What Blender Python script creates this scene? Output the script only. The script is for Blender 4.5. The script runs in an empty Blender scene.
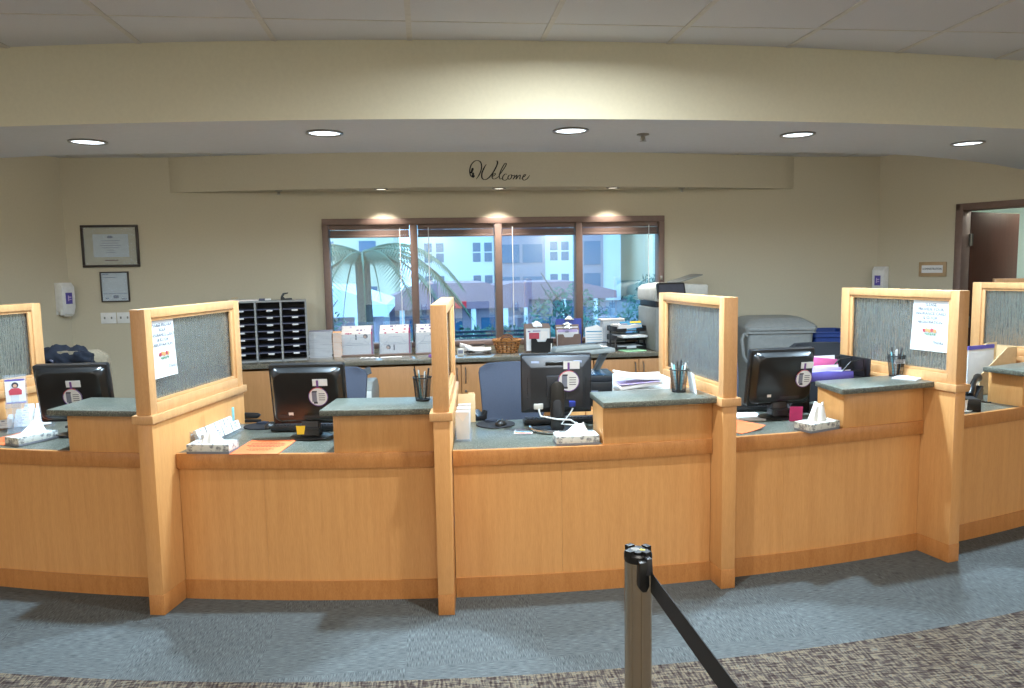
import bpy, bmesh, math, random
from mathutils import Vector, Matrix
random.seed(11)
PI = math.pi
SC = bpy.context.scene
COL = SC.collection
rad = math.radians
# ------------------------------------------------------------------ materials
def S(r, g, b):
    f = lambda c: ((c/255+.055)/1.055)**2.4 if c > 10.3 else c/255/12.92
    return (f(r), f(g), f(b), 1)
MATS = {}
def new_mat(name):
    m = bpy.data.materials.new(name); m.use_nodes = True
    nt = m.node_tree; nt.nodes.clear()
    out = nt.nodes.new('ShaderNodeOutputMaterial')
    MATS[name] = m
    return m, nt, out
def N(nt, typ, **kw):
    n = nt.nodes.new('ShaderNode'+typ)
    for k, v in kw.items():
        if k.startswith('i_'):
            key = k[2:]
            key = int(key) if key.isdigit() else key.replace('_', ' ')
            n.inputs[key].default_value = v
        else: setattr(n, k, v)
    return n
def pbsdf(nt, out, color, rough=.5, metal=0, spec=.5, coat=0):
    b = N(nt, 'BsdfPrincipled')
    b.inputs['Base Color'].default_value = color
    b.inputs['Roughness'].default_value = rough
    b.inputs['Metallic'].default_value = metal
    b.inputs['Specular IOR Level'].default_value = spec
    b.inputs['Coat Weight'].default_value = coat
    nt.links.new(b.outputs[0], out.inputs[0])
    return b
def coords(nt, scale=(1, 1, 1), rot=(0, 0, 0)):
    tc = N(nt, 'TexCoord'); mp = N(nt, 'Mapping')
    mp.inputs['Scale'].default_value = scale; mp.inputs['Rotation'].default_value = rot
    nt.links.new(tc.outputs['Object'], mp.inputs[0])
    return mp.outputs[0]
def ramp(nt, fac, stops, interp='LINEAR'):
    r = N(nt, 'ValToRGB'); r.color_ramp.interpolation = interp
    el = r.color_ramp.elements
    while len(el) < len(stops): el.new(.5)
    for e, (p, c) in zip(el, stops): e.position = p; e.color = c
    nt.links.new(fac, r.inputs[0])
    return r.outputs[0]
def mixc(nt, fac, a, b, mode='MIX'):
    m = N(nt, 'Mix', data_type='RGBA', blend_type=mode)
    for s, i in ((fac, 0), (a, 6), (b, 7)):
        if isinstance(s, (int, float, tuple)): m.inputs[i].default_value = s
        else: nt.links.new(s, m.inputs[i])
    return m.outputs[2]
def bump(nt, h, b, strength=.2, dist=.01):
    n = N(nt, 'Bump'); n.inputs['Strength'].default_value = strength; n.inputs['Distance'].default_value = dist
    nt.links.new(h, n.inputs['Height']); nt.links.new(n.outputs[0], b.inputs['Normal'])
def flat(name, rgb, rough=.5, metal=0, spec=.5, noise=.06, scale=30, coat=0):
    """plain surface with a faint procedural mottling"""
    m, nt, out = new_mat(name)
    c = S(*rgb)
    b = pbsdf(nt, out, c, rough, metal, spec, coat)
    if noise:
        t = N(nt, 'TexNoise'); t.inputs['Scale'].default_value = scale; t.inputs['Detail'].default_value = 3
        nt.links.new(coords(nt), t.inputs['Vector'])
        lo = tuple(x*(1-noise) for x in c[:3])+(1,); hi = tuple(min(1, x*(1+noise)) for x in c[:3])+(1,)
        nt.links.new(ramp(nt, t.outputs[0], [(.3, lo), (.7, hi)]), b.inputs['Base Color'])
    return m
def emit(name, rgb, strength):
    m, nt, out = new_mat(name)
    e = N(nt, 'Emission'); e.inputs[0].default_value = S(*rgb); e.inputs[1].default_value = strength
    nt.links.new(e.outputs[0], out.inputs[0]); return m
def wood(name, a, b_, rough=.34, grain=(14, 14, .9)):
    m, nt, out = new_mat(name)
    b = pbsdf(nt, out, S(*a), rough, 0, .4)
    v = coords(nt, grain)
    t = N(nt, 'TexNoise'); t.inputs['Scale'].default_value = 2.2; t.inputs['Detail'].default_value = 5; t.inputs['Roughness'].default_value = .6
    nt.links.new(v, t.inputs['Vector'])
    v2 = coords(nt, tuple(g*6 for g in grain))
    t2 = N(nt, 'TexNoise'); t2.inputs['Scale'].default_value = 4; t2.inputs['Detail'].default_value = 3
    nt.links.new(v2, t2.inputs['Vector'])
    mx = N(nt, 'Math', operation='MULTIPLY_ADD'); mx.inputs[1].default_value = .45
    nt.links.new(t2.outputs[0], mx.inputs[0])
    sc = N(nt, 'Math', operation='MULTIPLY'); sc.inputs[1].default_value = .55
    nt.links.new(t.outputs[0], sc.inputs[0]); nt.links.new(sc.outputs[0], mx.inputs[2])
    nt.links.new(ramp(nt, mx.outputs[0], [(.34, S(*b_)), (.62, S(*a))]), b.inputs['Base Color'])
    bump(nt, t2.outputs[0], b, .03, .002)
    return m
wood('maple', (220, 162, 101), (206, 147, 88))
wood('maple_rail', (198, 137, 80), (176, 115, 62), .33, (14, 14, 3))
wood('maple_frame', (214, 164, 112), (198, 146, 96), .33, (14, 14, 2))
wood('cabinet_wood', (190, 136, 86), (178, 124, 76), .4)
wood('walnut', (96, 62, 48), (78, 50, 38), .35)
flat('wall_paint', (196, 187, 164), .75, noise=.02, scale=60)
flat('cream_paint', (220, 213, 188), .8, noise=.02, scale=60)
flat('soffit_paint', (204, 205, 208), .7, noise=.02)
flat('bronze', (118, 96, 86), .45, .1)
flat('black_plastic', (22, 22, 24), .38)
flat('black_gloss', (22, 21, 21), .3, coat=.1)
flat('dark_plastic', (40, 41, 45), .4)
flat('grey_plastic', (128, 130, 126), .5)
flat('light_plastic', (196, 194, 186), .5)
flat('white_plastic', (226, 226, 224), .4)
flat('paper', (222, 222, 222), .8, noise=.015)
flat('warm_paper', (238, 230, 224), .8, noise=.02)
flat('orange_paper', (228, 116, 64), .75, noise=.03)
flat('pink_paper', (206, 92, 142), .7, noise=.03)
flat('magenta_paper', (190, 50, 104), .7)
flat('lilac_paper', (190, 172, 214), .7)
flat('purple_print', (110, 72, 140), .6)
flat('violet_paper', (90, 80, 160), .7)
flat('yellow_paper', (232, 196, 50), .7)
flat('lime_paper', (196, 204, 120), .7)
flat('manila', (206, 176, 132), .75)
flat('green_paper', (150, 204, 160), .75)
flat('teal_print', (60, 140, 180), .6)
flat('cyan_plastic', (140, 206, 216), .4)
flat('print_grey', (120, 124, 140), .7)
flat('print_dark', (60, 60, 70), .7)
flat('print_brown', (110, 60, 30), .7)
flat('print_red', (186, 70, 84), .7)
flat('print_orange', (222, 160, 104), .7)
flat('print_green', (110, 150, 120), .7)
flat('skin_print', (206, 160, 132), .7)
flat('ink_black', (20, 20, 20), .7)
flat('chrome', (190, 190, 190), .22, 1, noise=0)
flat('nickel', (150, 146, 138), .32, .9)
flat('blue_fabric', (66, 70, 83), .95, noise=.12, scale=240)
flat('black_fabric', (26, 26, 30), .95, noise=.15, scale=240)
flat('navy_cloth', (24, 29, 42), .9, noise=.3, scale=40)
flat('bin_grey', (142, 144, 142), .5)
flat('bin_blue', (34, 62, 128), .45)
flat('sticker_blue', (60, 130, 190), .5)
flat('belt_black', (16, 16, 17), .7, noise=.2, scale=300)
flat('cap_black', (20, 21, 22), .35)
flat('yellow_mark', (224, 206, 40), .5)
flat('certificate_mat', (196, 184, 150), .7)
flat('certificate_paper', (206, 210, 210), .6)
flat('dark_frame', (44, 34, 28), .35)
flat('sorter_grey', (150, 150, 148), .5)
flat('sorter_dark', (66, 66, 70), .6)
flat('shelf_slate', (86, 88, 108), .5)
flat('tissue_white', (238, 236, 232), .9, noise=.02)
flat('tissue_band', (120, 122, 128), .6)
flat('cable_grey', (190, 190, 186), .5)
flat('vga_blue', (34, 52, 140), .45)
flat('beige_cloth', (150, 136, 114), .9, noise=.12, scale=70)
flat('wicker_dark', (104, 64, 30), .6, noise=.3, scale=90)
flat('wicker', (160, 106, 50), .55, noise=.3, scale=90)
flat('tile_white', (212, 213, 217), .9, noise=.03, scale=200)
flat('grid_grey', (206, 203, 198), .5)
flat('sign_wood', (176, 146, 108), .5)
flat('door_room', (206, 226, 214), .8, noise=.02)
# outdoors
flat('facade_white', (214, 220, 226), .8, noise=.04, scale=.3)
flat('facade_cream', (206, 200, 176), .8, noise=.04, scale=.3)
flat('facade_violet', (158, 146, 160), .8, noise=.06, scale=.5)
flat('roof_violet', (140, 112, 126), .7, noise=.08, scale=1)
flat('outdoor_glass', (44, 96, 132), .12)
flat('asphalt', (90, 100, 116), .9, noise=.1, scale=.6)
flat('leaf_green', (58, 98, 88), .8, noise=.35, scale=2)
flat('palm_green', (70, 100, 84), .7, noise=.3, scale=2)
flat('trunk_brown', (84, 78, 76), .9, noise=.2, scale=5)
flat('sign_red', (210, 30, 44), .5)
flat('slat_navy', (38, 56, 84), .5)

def steel():
    m, nt, out = new_mat('brushed_steel')
    b = pbsdf(nt, out, S(204, 197, 182), .24, 1)
    t = N(nt, 'TexNoise'); t.inputs['Scale'].default_value = 3
    nt.links.new(coords(nt, (200, 200, 2)), t.inputs['Vector'])
    nt.links.new(ramp(nt, t.outputs[0], [(.3, (.22, .22, .22, 1)), (.7, (.25, .25, .25, 1))]), b.inputs['Roughness'])
steel()
def solid_surface(name, base, speck_l, speck_d, rough):
    m, nt, out = new_mat(name)
    b = pbsdf(nt, out, S(*base), rough, 0, .55)
    v = coords(nt)
    t = N(nt, 'TexVoronoi'); t.inputs['Scale'].default_value = 330
    nt.links.new(v, t.inputs['Vector'])
    c1 = ramp(nt, t.outputs['Color'], [(.30, S(*speck_d)), (.42, S(*base)), (.74, S(*base)), (.9, S(*speck_l))])
    t2 = N(nt, 'TexNoise'); t2.inputs['Scale'].default_value = 190; t2.inputs['Detail'].default_value = 2
    nt.links.new(v, t2.inputs['Vector'])
    c2 = mixc(nt, ramp(nt, t2.outputs[0], [(.66, (0, 0, 0, 1)), (.72, (1, 1, 1, 1))]), c1, S(*speck_l))
    nt.links.new(c2, b.inputs['Base Color'])
solid_surface('worktop_stone', (98, 100, 90), (156, 158, 146), (62, 64, 57), .3)
solid_surface('back_stone', (112, 106, 92), (156, 150, 136), (78, 74, 64), .14)
def tissue_print():
    m, nt, out = new_mat('tissue_box_print')
    b = pbsdf(nt, out, S(220, 220, 214), .6)
    t = N(nt, 'TexVoronoi'); t.inputs['Scale'].default_value = 34
    nt.links.new(coords(nt), t.inputs['Vector'])
    n = N(nt, 'TexNoise'); n.inputs['Scale'].default_value = 60
    nt.links.new(coords(nt), n.inputs['Vector'])
    c = ramp(nt, t.outputs['Distance'], [(.46, S(128, 130, 132)), (.56, S(212, 212, 204))])
    nt.links.new(mixc(nt, ramp(nt, n.outputs[0], [(.4, (0, 0, 0, 1)), (.6, (1, 1, 1, 1))]), c, S(212, 212, 204)), b.inputs['Base Color'])
tissue_print()
def mixed(name, rgb, rough, clear, tint=(1, 1, 1, 1)):
    m, nt, out = new_mat(name)
    g = N(nt, 'BsdfPrincipled'); g.inputs['Base Color'].default_value = S(*rgb); g.inputs['Roughness'].default_value = rough
    t = N(nt, 'BsdfTransparent'); t.inputs[0].default_value = tint
    x = N(nt, 'MixShader'); x.inputs[0].default_value = clear
    nt.links.new(g.outputs[0], x.inputs[1]); nt.links.new(t.outputs[0], x.inputs[2]); nt.links.new(x.outputs[0], out.inputs[0])
mixed('wire_mesh', (30, 32, 38), .4, .62)
mixed('acrylic', (210, 220, 230), .08, .84, (.96, .98, 1, 1))
def window_glass():
    m, nt, out = new_mat('window_glass')
    t = N(nt, 'BsdfTransparent'); t.inputs[0].default_value = (.70, .88, .96, 1)
    g = N(nt, 'BsdfGlossy'); g.inputs['Roughness'].default_value = .0; g.inputs[0].default_value = (1, 1, 1, 1)
    lw = N(nt, 'Fresnel'); lw.inputs[0].default_value = 1.9
    mu = N(nt, 'Math', operation='MULTIPLY'); mu.inputs[1].default_value = 1.5; mu.use_clamp = True
    nt.links.new(lw.outputs[0], mu.inputs[0])
    x = N(nt, 'MixShader'); nt.links.new(mu.outputs[0], x.inputs[0])
    nt.links.new(t.outputs[0], x.inputs[1]); nt.links.new(g.outputs[0], x.inputs[2]); nt.links.new(x.outputs[0], out.inputs[0])
window_glass()
def rain_glass():
    m, nt, out = new_mat('rain_glass')
    b = pbsdf(nt, out, (.74, .82, .82, 1), .22, 0, .6)
    b.inputs['Transmission Weight'].default_value = .93
    b.inputs['IOR'].default_value = 1.3
    t = N(nt, 'TexNoise'); t.inputs['Scale'].default_value = 5; t.inputs['Detail'].default_value = 3
    nt.links.new(coords(nt, (22, 22, 1.6)), t.inputs['Vector'])
    bump(nt, t.outputs[0], b, .7, .02)
rain_glass()
O2 = (.726, 12.438)
def carpet():
    m, nt, out = new_mat('carpet')
    b = pbsdf(nt, out, (.1, .1, .1, 1), .95, 0, .15)
    tc = N(nt, 'TexCoord'); P = tc.outputs['Object']
    # distance from the centre of the counters' arc
    d = N(nt, 'VectorMath', operation='DISTANCE'); nt.links.new(P, d.inputs[0]); d.inputs[1].default_value = (O2[0], O2[1], 0)
    ring = N(nt, 'Math', operation='LESS_THAN'); ring.inputs[1].default_value = 9.588; nt.links.new(d.outputs['Value'], ring.inputs[0])
    def stretched(sc, scale, detail=2):
        mp = N(nt, 'Mapping'); mp.inputs['Scale'].default_value = sc; nt.links.new(P, mp.inputs[0])
        t = N(nt, 'TexNoise'); t.inputs['Scale'].default_value = scale; t.inputs['Detail'].default_value = detail
        nt.links.new(mp.outputs[0], t.inputs['Vector']); return t.outputs[0]
    # inner carpet: quarter-turned tiles of striped pile
    ck = N(nt, 'TexChecker'); ck.inputs['Scale'].default_value = 1/.61
    mp = N(nt, 'Mapping'); mp.inputs['Location'].default_value = (.13, .07, .2); nt.links.new(P, mp.inputs[0]); nt.links.new(mp.outputs[0], ck.inputs[0])
    sx = stretched((14, 260, 1), 1.7, 3); sy = stretched((260, 14, 1), 1.7, 3)
    st = mixc(nt, ck.outputs['Fac'], sx, sy)
    inner = ramp(nt, st, [(.32, S(60, 63, 64)), (.5, S(90, 94, 94)), (.68, S(112, 117, 118))])
    # outer carpet: tweed
    h1 = stretched((9, 60, 1), 1.7, 3); h2 = stretched((60, 9, 1), 1.7, 3)
    mx = mixc(nt, .5, h1, h2)
    ou = ramp(nt, mx, [(.36, S(36, 28, 26)), (.45, S(70, 57, 52)), (.51, S(86, 80, 74)), (.57, S(128, 112, 90)), (.64, S(92, 96, 94))])
    c = mixc(nt, ring.outputs[0], ou, inner)
    nt.links.new(c, b.inputs['Base Color'])
    bump(nt, mx, b, .5, .008)
carpet()
def belt_mat(): pass
# ------------------------------------------------------------------ mesh builder
class MB:
    def __init__(s): s.v = []; s.f = []; s.m = []; s.X = Matrix.Identity(4); s.k = 0
    def xf(s, loc=(0, 0, 0), rot=(0, 0, 0)):
        from mathutils import Euler
        s.X = Matrix.Translation(loc) @ Euler(rot).to_matrix().to_4x4(); return s
    def mat(s, k): s.k = k; return s
    def add(s, vs, fs):
        b = len(s.v); s.v += [tuple(s.X @ Vector(p)) for p in vs]
        s.f += [tuple(b+i for i in f) for f in fs]; s.m += [s.k]*len(fs); return s
    def box(s, x0, x1, y0, y1, z0, z1):
        return s.hexa([(x0, y0, z0), (x1, y0, z0), (x1, y1, z0), (x0, y1, z0), (x0, y0, z1), (x1, y0, z1), (x1, y1, z1), (x0, y1, z1)])
    def hexa(s, p):
        return s.add(p, [(0, 3, 2, 1), (4, 5, 6, 7), (0, 1, 5, 4), (1, 2, 6, 5), (2, 3, 7, 6), (3, 0, 4, 7)])
    def cbox(s, c, d): return s.box(c[0]-d[0]/2, c[0]+d[0]/2, c[1]-d[1]/2, c[1]+d[1]/2, c[2]-d[2]/2, c[2]+d[2]/2)
    def prism(s, poly, z0, z1, axis='z'):
        n = len(poly)
        mk = {'z': lambda a, b, c: (a, b, c), 'y': lambda a, b, c: (a, c, b), 'x': lambda a, b, c: (c, a, b)}[axis]
        vs = [mk(a, b, z0) for a, b in poly]+[mk(a, b, z1) for a, b in poly]
        fs = [tuple(range(n-1, -1, -1)), tuple(range(n, 2*n))]+[(i, (i+1) % n, n+(i+1) % n, n+i) for i in range(n)]
        return s.add(vs, fs)
    def rings(s, rs, cap=True, close=True):
        n = len(rs[0]); vs = [p for r in rs for p in r]; fs = []
        for i in range(len(rs)-1):
            for j in range(n if close else n-1):
                k = (j+1) % n
                fs.append((i*n+j, i*n+k, (i+1)*n+k, (i+1)*n+j))
        if cap: fs += [tuple(range(n-1, -1, -1)), tuple(range((len(rs)-1)*n, len(rs)*n))]
        return s.add(vs, fs)
    def lathe(s, prof, n=24, c=(0, 0, 0), sx=1, sy=1, cap=True):
        return s.rings([[(c[0]+r*sx*math.cos(2*PI*i/n), c[1]+r*sy*math.sin(2*PI*i/n), c[2]+z) for i in range(n)] for r, z in prof], cap)
    def tube(s, path, r, n=8, cap=True, closed=False):
        path = [Vector(p) for p in path]; rs = []
        L = len(path)
        up = None
        for i, p in enumerate(path):
            a = path[(i-1) % L] if (closed or i > 0) else p; b = path[(i+1) % L] if (closed or i < L-1) else p
            t = (b-a).normalized() if (b-a).length > 1e-9 else Vector((0, 0, 1))
            if up is None: up = Vector((0, 0, 1)) if abs(t.z) < .9 else Vector((1, 0, 0))
            u = t.cross(up)
            if u.length < 1e-5: u = t.orthogonal()
            u.normalize(); w = u.cross(t).normalized(); up = w
            rr = r[i] if isinstance(r, (list, tuple)) else r
            rs.append([tuple(p+u*rr*math.cos(2*PI*k/n)+w*rr*math.sin(2*PI*k/n)) for k in range(n)])
        if closed: rs.append(rs[0]); cap = False
        return s.rings(rs, cap)
    def cyl(s, a, b, r, n=16, r2=None): return s.tube([a, b], [r, r if r2 is None else r2], n)
    def sector(s, r0, r1, t0, t1, z0, z1, n=None, tin=None):
        """slice of the counters' arc: radii, degrees, heights, in room coordinates"""
        n = n or max(2, int(abs(t1-t0)/.5))
        P = lambda t, r, z: (O2[0]+r*math.sin(rad(t)), O2[1]-r*math.cos(rad(t)), z)
        rs = []
        for i in range(n+1):
            t = t0+(t1-t0)*i/n; q = (tin if tin is not None else t0); q += (t1-q)*i/n
            rs.append([P(t, r1, z0), P(t, r1, z1), P(q, r0, z1), P(q, r0, z0)])
        return s.rings(rs)
    def rrect(s, w, d, h, r, z0=0, seg=5, c=(0, 0)):
        """rounded-corner slab lying flat"""
        return s.prism(rr_poly(w, d, r, seg, c), z0, z0+h)
    def build(s, name, mats, parent=None, bevel=0, smooth=None, seg=2):
        me = bpy.data.meshes.new(name); me.from_pydata(s.v, [], s.f)
        if not isinstance(mats, (list, tuple)): mats = [mats]
        for m in mats: me.materials.append(MATS[m])
        me.polygons.foreach_set('material_index', s.m)
        bm = bmesh.new(); bm.from_mesh(me)
        bmesh.ops.recalc_face_normals(bm, faces=bm.faces)
        if bevel:
            es = [e for e in bm.edges if len(e.link_faces) == 2 and e.calc_face_angle(0) > rad(35)]
            bmesh.ops.bevel(bm, geom=es, offset=bevel, segments=seg, profile=.5, affect='EDGES', clamp_overlap=True)
        bm.to_mesh(me); bm.free()
        if smooth is not False:
            me.shade_smooth(); me.set_sharp_from_angle(angle=rad(35 if smooth is None else smooth))
        o = bpy.data.objects.new(name, me); COL.objects.link(o)
        if parent: o.parent = parent
        return o
def rr_poly(w, d, r, seg=5, c=(0, 0)):
    out = []
    for (sx, sy, a0) in ((1, 1, 0), (-1, 1, 90), (-1, -1, 180), (1, -1, 270)):
        for k in range(seg+1):
            a = rad(a0+90*k/seg)
            out.append((c[0]+sx*(w/2-r)+r*math.cos(a), c[1]+sy*(d/2-r)+r*math.sin(a)))
    return out
def tag(o, label=None, cat=None, group=None, kind=None):
    if label: o['label'] = label
    if cat: o['category'] = cat
    if group: o['group'] = group
    if kind: o['kind'] = kind
    return o
def thing(name, label, cat, loc=(0, 0, 0), rz=0, group=None):
    o = bpy.data.objects.new(name, None); COL.objects.link(o)
    o.location = loc; o.rotation_euler = (0, 0, rz); o.empty_display_size = .1
    return tag(o, label, cat, group)
def place(o, loc, rz=0, rx=0, ry=0):
    o.location = loc; o.rotation_euler = (rx, ry, rz); return o
def struct(o): o['kind'] = 'structure'; return o
def dup(root, loc, rz=0, label=None, group=None):
    def cp(o, par):
        c = o.copy(); COL.objects.link(c)
        if par: c.parent = par
        for ch in list(KIDS.get(o.name, ())): cp(bpy.data.objects[ch], c)
        return c
    KIDS = {}
    for o in COL.objects:
        if o.parent: KIDS.setdefault(o.parent.name, []).append(o.name)
    r = cp(root, None); r.location = loc; r.rotation_euler = (0, 0, rz)
    if label: r['label'] = label
    if group: r['group'] = group
    return r
def PP(t, r, z=0): return (O2[0]+r*math.sin(rad(t)), O2[1]-r*math.cos(rad(t)), z)
def text(s, size, mat, parent, loc, rot=(PI/2, 0, 0), name='lettering', spacing=1.0, width=None):
    cu = bpy.data.curves.new('t', 'FONT'); cu.body = s; cu.size = size; cu.align_x = 'CENTER'; cu.align_y = 'CENTER'; cu.extrude = .0003; cu.space_line = 1.15
    t = bpy.data.objects.new('t', cu); COL.objects.link(t)
    dg = bpy.context.evaluated_depsgraph_get()
    me = bpy.data.meshes.new_from_object(t.evaluated_get(dg))
    bpy.data.objects.remove(t); bpy.data.curves.remove(cu)
    me.materials.clear(); me.materials.append(MATS[mat])
    if width:
        xs = [v.co.x for v in me.vertices]; k = width/(max(xs)-min(xs))
        for v in me.vertices: v.co.x *= k
    o = bpy.data.objects.new(name, me); COL.objects.link(o)
    o.location = loc; o.rotation_euler = rot
    if parent: o.parent = parent
    return o
P_DOWN, P_BULK, P_TROF_FILL, P_WASH, P_STAFF_FILL, W_STR, EXPO = 58, 8, 27, 36, 26, 5.5, 0.0
FILL_TROFFERS = [(i, j) for i in (-8, -3, 2, 7, 12) for j in (4, 7, 10, 12)]
# ------------------------------------------------------------------ camera
cam_d = bpy.data.cameras.new('camera'); cam = bpy.data.objects.new('camera', cam_d); COL.objects.link(cam)
F_PX, PITCH, ROLL, YAW = 745.57, .1026, .0181, .1135
fw = Vector((math.sin(YAW)*math.cos(PITCH), math.cos(YAW)*math.cos(PITCH), -math.sin(PITCH)))
r0 = Vector((math.cos(YAW), -math.sin(YAW), 0)); u0 = r0.cross(fw)
rt = r0*math.cos(ROLL)-u0*math.sin(ROLL); up = u0*math.cos(ROLL)+r0*math.sin(ROLL)
mw = Matrix((rt, up, -fw)).transposed().to_4x4(); mw.translation = (0, 0, 1.65)
cam.matrix_world = mw
cam_d.sensor_width = 36; cam_d.lens = F_PX*36/1024; cam_d.clip_start = .05; cam_d.clip_end = 500
SC.camera = cam
CZ = 2.694      # ceiling height
SZ = 2.34       # soffit underside
YW = 7.2        # window wall
# ------------------------------------------------------------------ room shell
m = MB(); m.box(-9, 10, -5, 12, -.1, 0); struct(m.build('floor', 'carpet'))
m = MB(); m.box(-9, 10, -5, 8, CZ, CZ+.08); ceil = struct(m.build('ceiling', 'tile_white'))
m = MB()
for i in range(-14, 17): x = -1.26+.61*i; m.box(x-.012, x+.012, -5, YW, CZ-.004, CZ+.002)
for j in range(-14, 7): y = 3.304+.61*j; m.box(-9, 10, y-.004, y+.004, CZ-.0025, CZ+.002)
struct(m.build('ceiling_grid', 'grid_grey', ceil, smooth=False))
# window wall with its opening
WX0, WX1, WZ0, WZ1 = -.945, 2.345, .90, 2.128
m = MB()
m.box(-3.6, WX0, YW, YW+.16, 0, CZ); m.box(WX1, 5.0, YW, YW+.16, 0, CZ)
m.box(WX0, WX1, YW, YW+.16, 0, WZ0); m.box(WX0, WX1, YW, YW+.16, WZ1, CZ)
struct(m.build('wall_back', 'wall_paint', smooth=False))
D = Vector((.478, -.878, 0)).normalized()
LC, RC = Vector((-3.215, YW, 0)), Vector((4.60, YW, 0))
# left wall runs away from its corner toward the lobby
ang = math.atan2(D.y, -D.x)
m = MB(); m.box(-.15, 13, -.14, 0, 0, CZ); o = struct(m.build('wall_left', 'wall_paint', smooth=False)); place(o, LC, ang)
# make sure the slab sits outside the room
o.data.transform(Matrix.Translation((0, 0, 0)))
# right wall with door opening (local x along the wall from the corner, local y into the room behind)
angR = math.atan2(D.y, D.x)
DT0, DT1, DH = .80, 1.71, 2.11
m = MB(); m.box(0, DT0, 0, .14, 0, CZ); m.box(DT1, 13, 0, .14, 0, CZ); m.box(DT0, DT1, 0, .14, DH, CZ)
o = struct(m.build('wall_right', 'wall_paint', smooth=False)); place(o, RC, angR)
m = MB(); m.box(-9, 10, -5, -4.86, 0, CZ); struct(m.build('wall_front', 'cream_paint', smooth=False))
# ------------------------------------------------------------------ soffit over the counters, bulkhead over the window
def arc_y(x, cx, cy, R): return cy-math.sqrt(max(0, R*R-(x-cx)**2))
front = [(x, arc_y(x, .71, 18.241, 14.695)) for x in [-6.6+i*.35 for i in range(43)]]
rear = [(8.4, 8.0), (5.9, 6.25), (4.71, 5.48), (4.1, 5.1), (3.63, 4.87), (3.25, 4.72), (2.95, 4.635), (2.4, 4.58), (1.55, 4.575), (.54, 4.555), (-.08, 4.555), (-1.17, 4.59), (-1.67, 4.61), (-2.07, 4.66), (-2.45, 4.77), (-3.0, 4.97), (-4.3, 5.5), (-6.6, 6.6)]
m = MB(); m.prism(front+rear, SZ, CZ+.02)
so = m.build('ceiling_soffit', ['cream_paint', 'soffit_paint'])
for p in so.data.polygons:
    if abs(p.normal.z) > .9: p.material_index = 1
struct(so)
m = MB()
bh = [(x, arc_y(x, .7, 19.852, 13.0)) for x in [-2.28+i*.149 for i in range(41)]]
m.prism([p for p in bh]+[(3.7, YW+.02), (-2.3, YW+.02)], 2.38, CZ+.01)
struct(m.build('ceiling_bulkhead', 'wall_paint'))
# lettering on the bulkhead, drawn as pen strokes
def stroke(m, pts, w, n=10):
    """a flat pen line on the bulkhead face, thick in the down-strokes"""
    P = []
    q = [pts[0]]+pts+[pts[-1]]
    for i in range(1, len(q)-2):
        a, b, c, d = [Vector(v) for v in q[i-1:i+3]]
        for k in range(n):
            t = k/n
            P.append(.5*((2*b)+(-a+c)*t+(2*a-5*b+4*c-d)*t*t+(-a+3*b-3*c+d)*t**3))
    P.append(Vector(pts[-1]))
    L = []; Rr = []
    for i, p in enumerate(P):
        t = P[min(i+1, len(P)-1)]-P[max(i-1, 0)]
        if t.length < 1e-9: t = Vector((1, 0))
        t.normalize(); nn = Vector((-t.y, t.x)); e = min(1, 6*min(i, len(P)-1-i)/len(P)+.35)
        ww = w*1.35*(.45+.75*abs(t.y))*e/2
        L.append(p+nn*ww); Rr.append(p-nn*ww)
    for i in range(len(P)-1):
        quad = [L[i], L[i+1], Rr[i+1], Rr[i]]
        y = lambda p: arc_y(p.x, .7, 19.852, 13.0)
        m.hexa([(p.x, y(p)-.0005, p.y) for p in quad]+[(p.x, y(p)-.003, p.y) for p in quad])
# decal pixels measured in the photograph's close-up, scaled to metres: origin at the word's baseline start
SX = .547/530.; wx0, wz0 = .425, 2.443
def W(*pts): return [(wx0+(x-245)*SX, wz0+(252-y)*SX) for x, y in pts]
m = MB()
stroke(m, W((278, 236), (252, 215), (246, 170), (262, 120), (300, 88), (338, 96), (350, 130), (345, 170), (326, 212), (300, 248)), 7e-3)
stroke(m, W((392, 118), (372, 150), (352, 196), (352, 236), (376, 252), (410, 236), (446, 196), (474, 150), (490, 112), (488, 92), (476, 92)), 8e-3)
stroke(m, W((436, 230), (462, 214), (470, 200), (452, 204), (440, 228), (452, 246), (474, 242), (500, 224)), 6e-3)
stroke(m, W((496, 226), (530, 180), (564, 130), (566, 112), (550, 120), (520, 172), (504, 220), (512, 246), (534, 238)), 6e-3)
stroke(m, W((574, 208), (556, 204), (536, 226), (534, 250), (556, 258), (584, 240)), 6e-3)
stroke(m, W((606, 210), (588, 218), (580, 240), (594, 250), (612, 232), (614, 214), (606, 210), (626, 218), (640, 212)), 6e-3)
stroke(m, W((640, 212), (636, 232), (626, 248), (650, 220), (660, 214), (658, 232), (652, 248), (676, 220), (690, 214), (688, 232), (686, 248), (702, 244)), 6e-3)
stroke(m, W((702, 240), (726, 226), (738, 210), (724, 212), (710, 240), (722, 258), (750, 246), (776, 214)), 6e-3)
for (a, b, r) in (((264, 224), (272, 190), 6e-3), ((252, 196), (266, 160), 6e-3), ((268, 232), (278, 214), 7e-3), ((258, 180), (270, 150), 5e-3)):
    stroke(m, W(a, ((a[0]+b[0])/2+6, (a[1]+b[1])/2), b), 12e-3, 6)
o = m.build('wall_lettering', 'ink_black', smooth=False)
tag(o, 'black handwritten Welcome lettering on the wall above the window', 'lettering')
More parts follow.
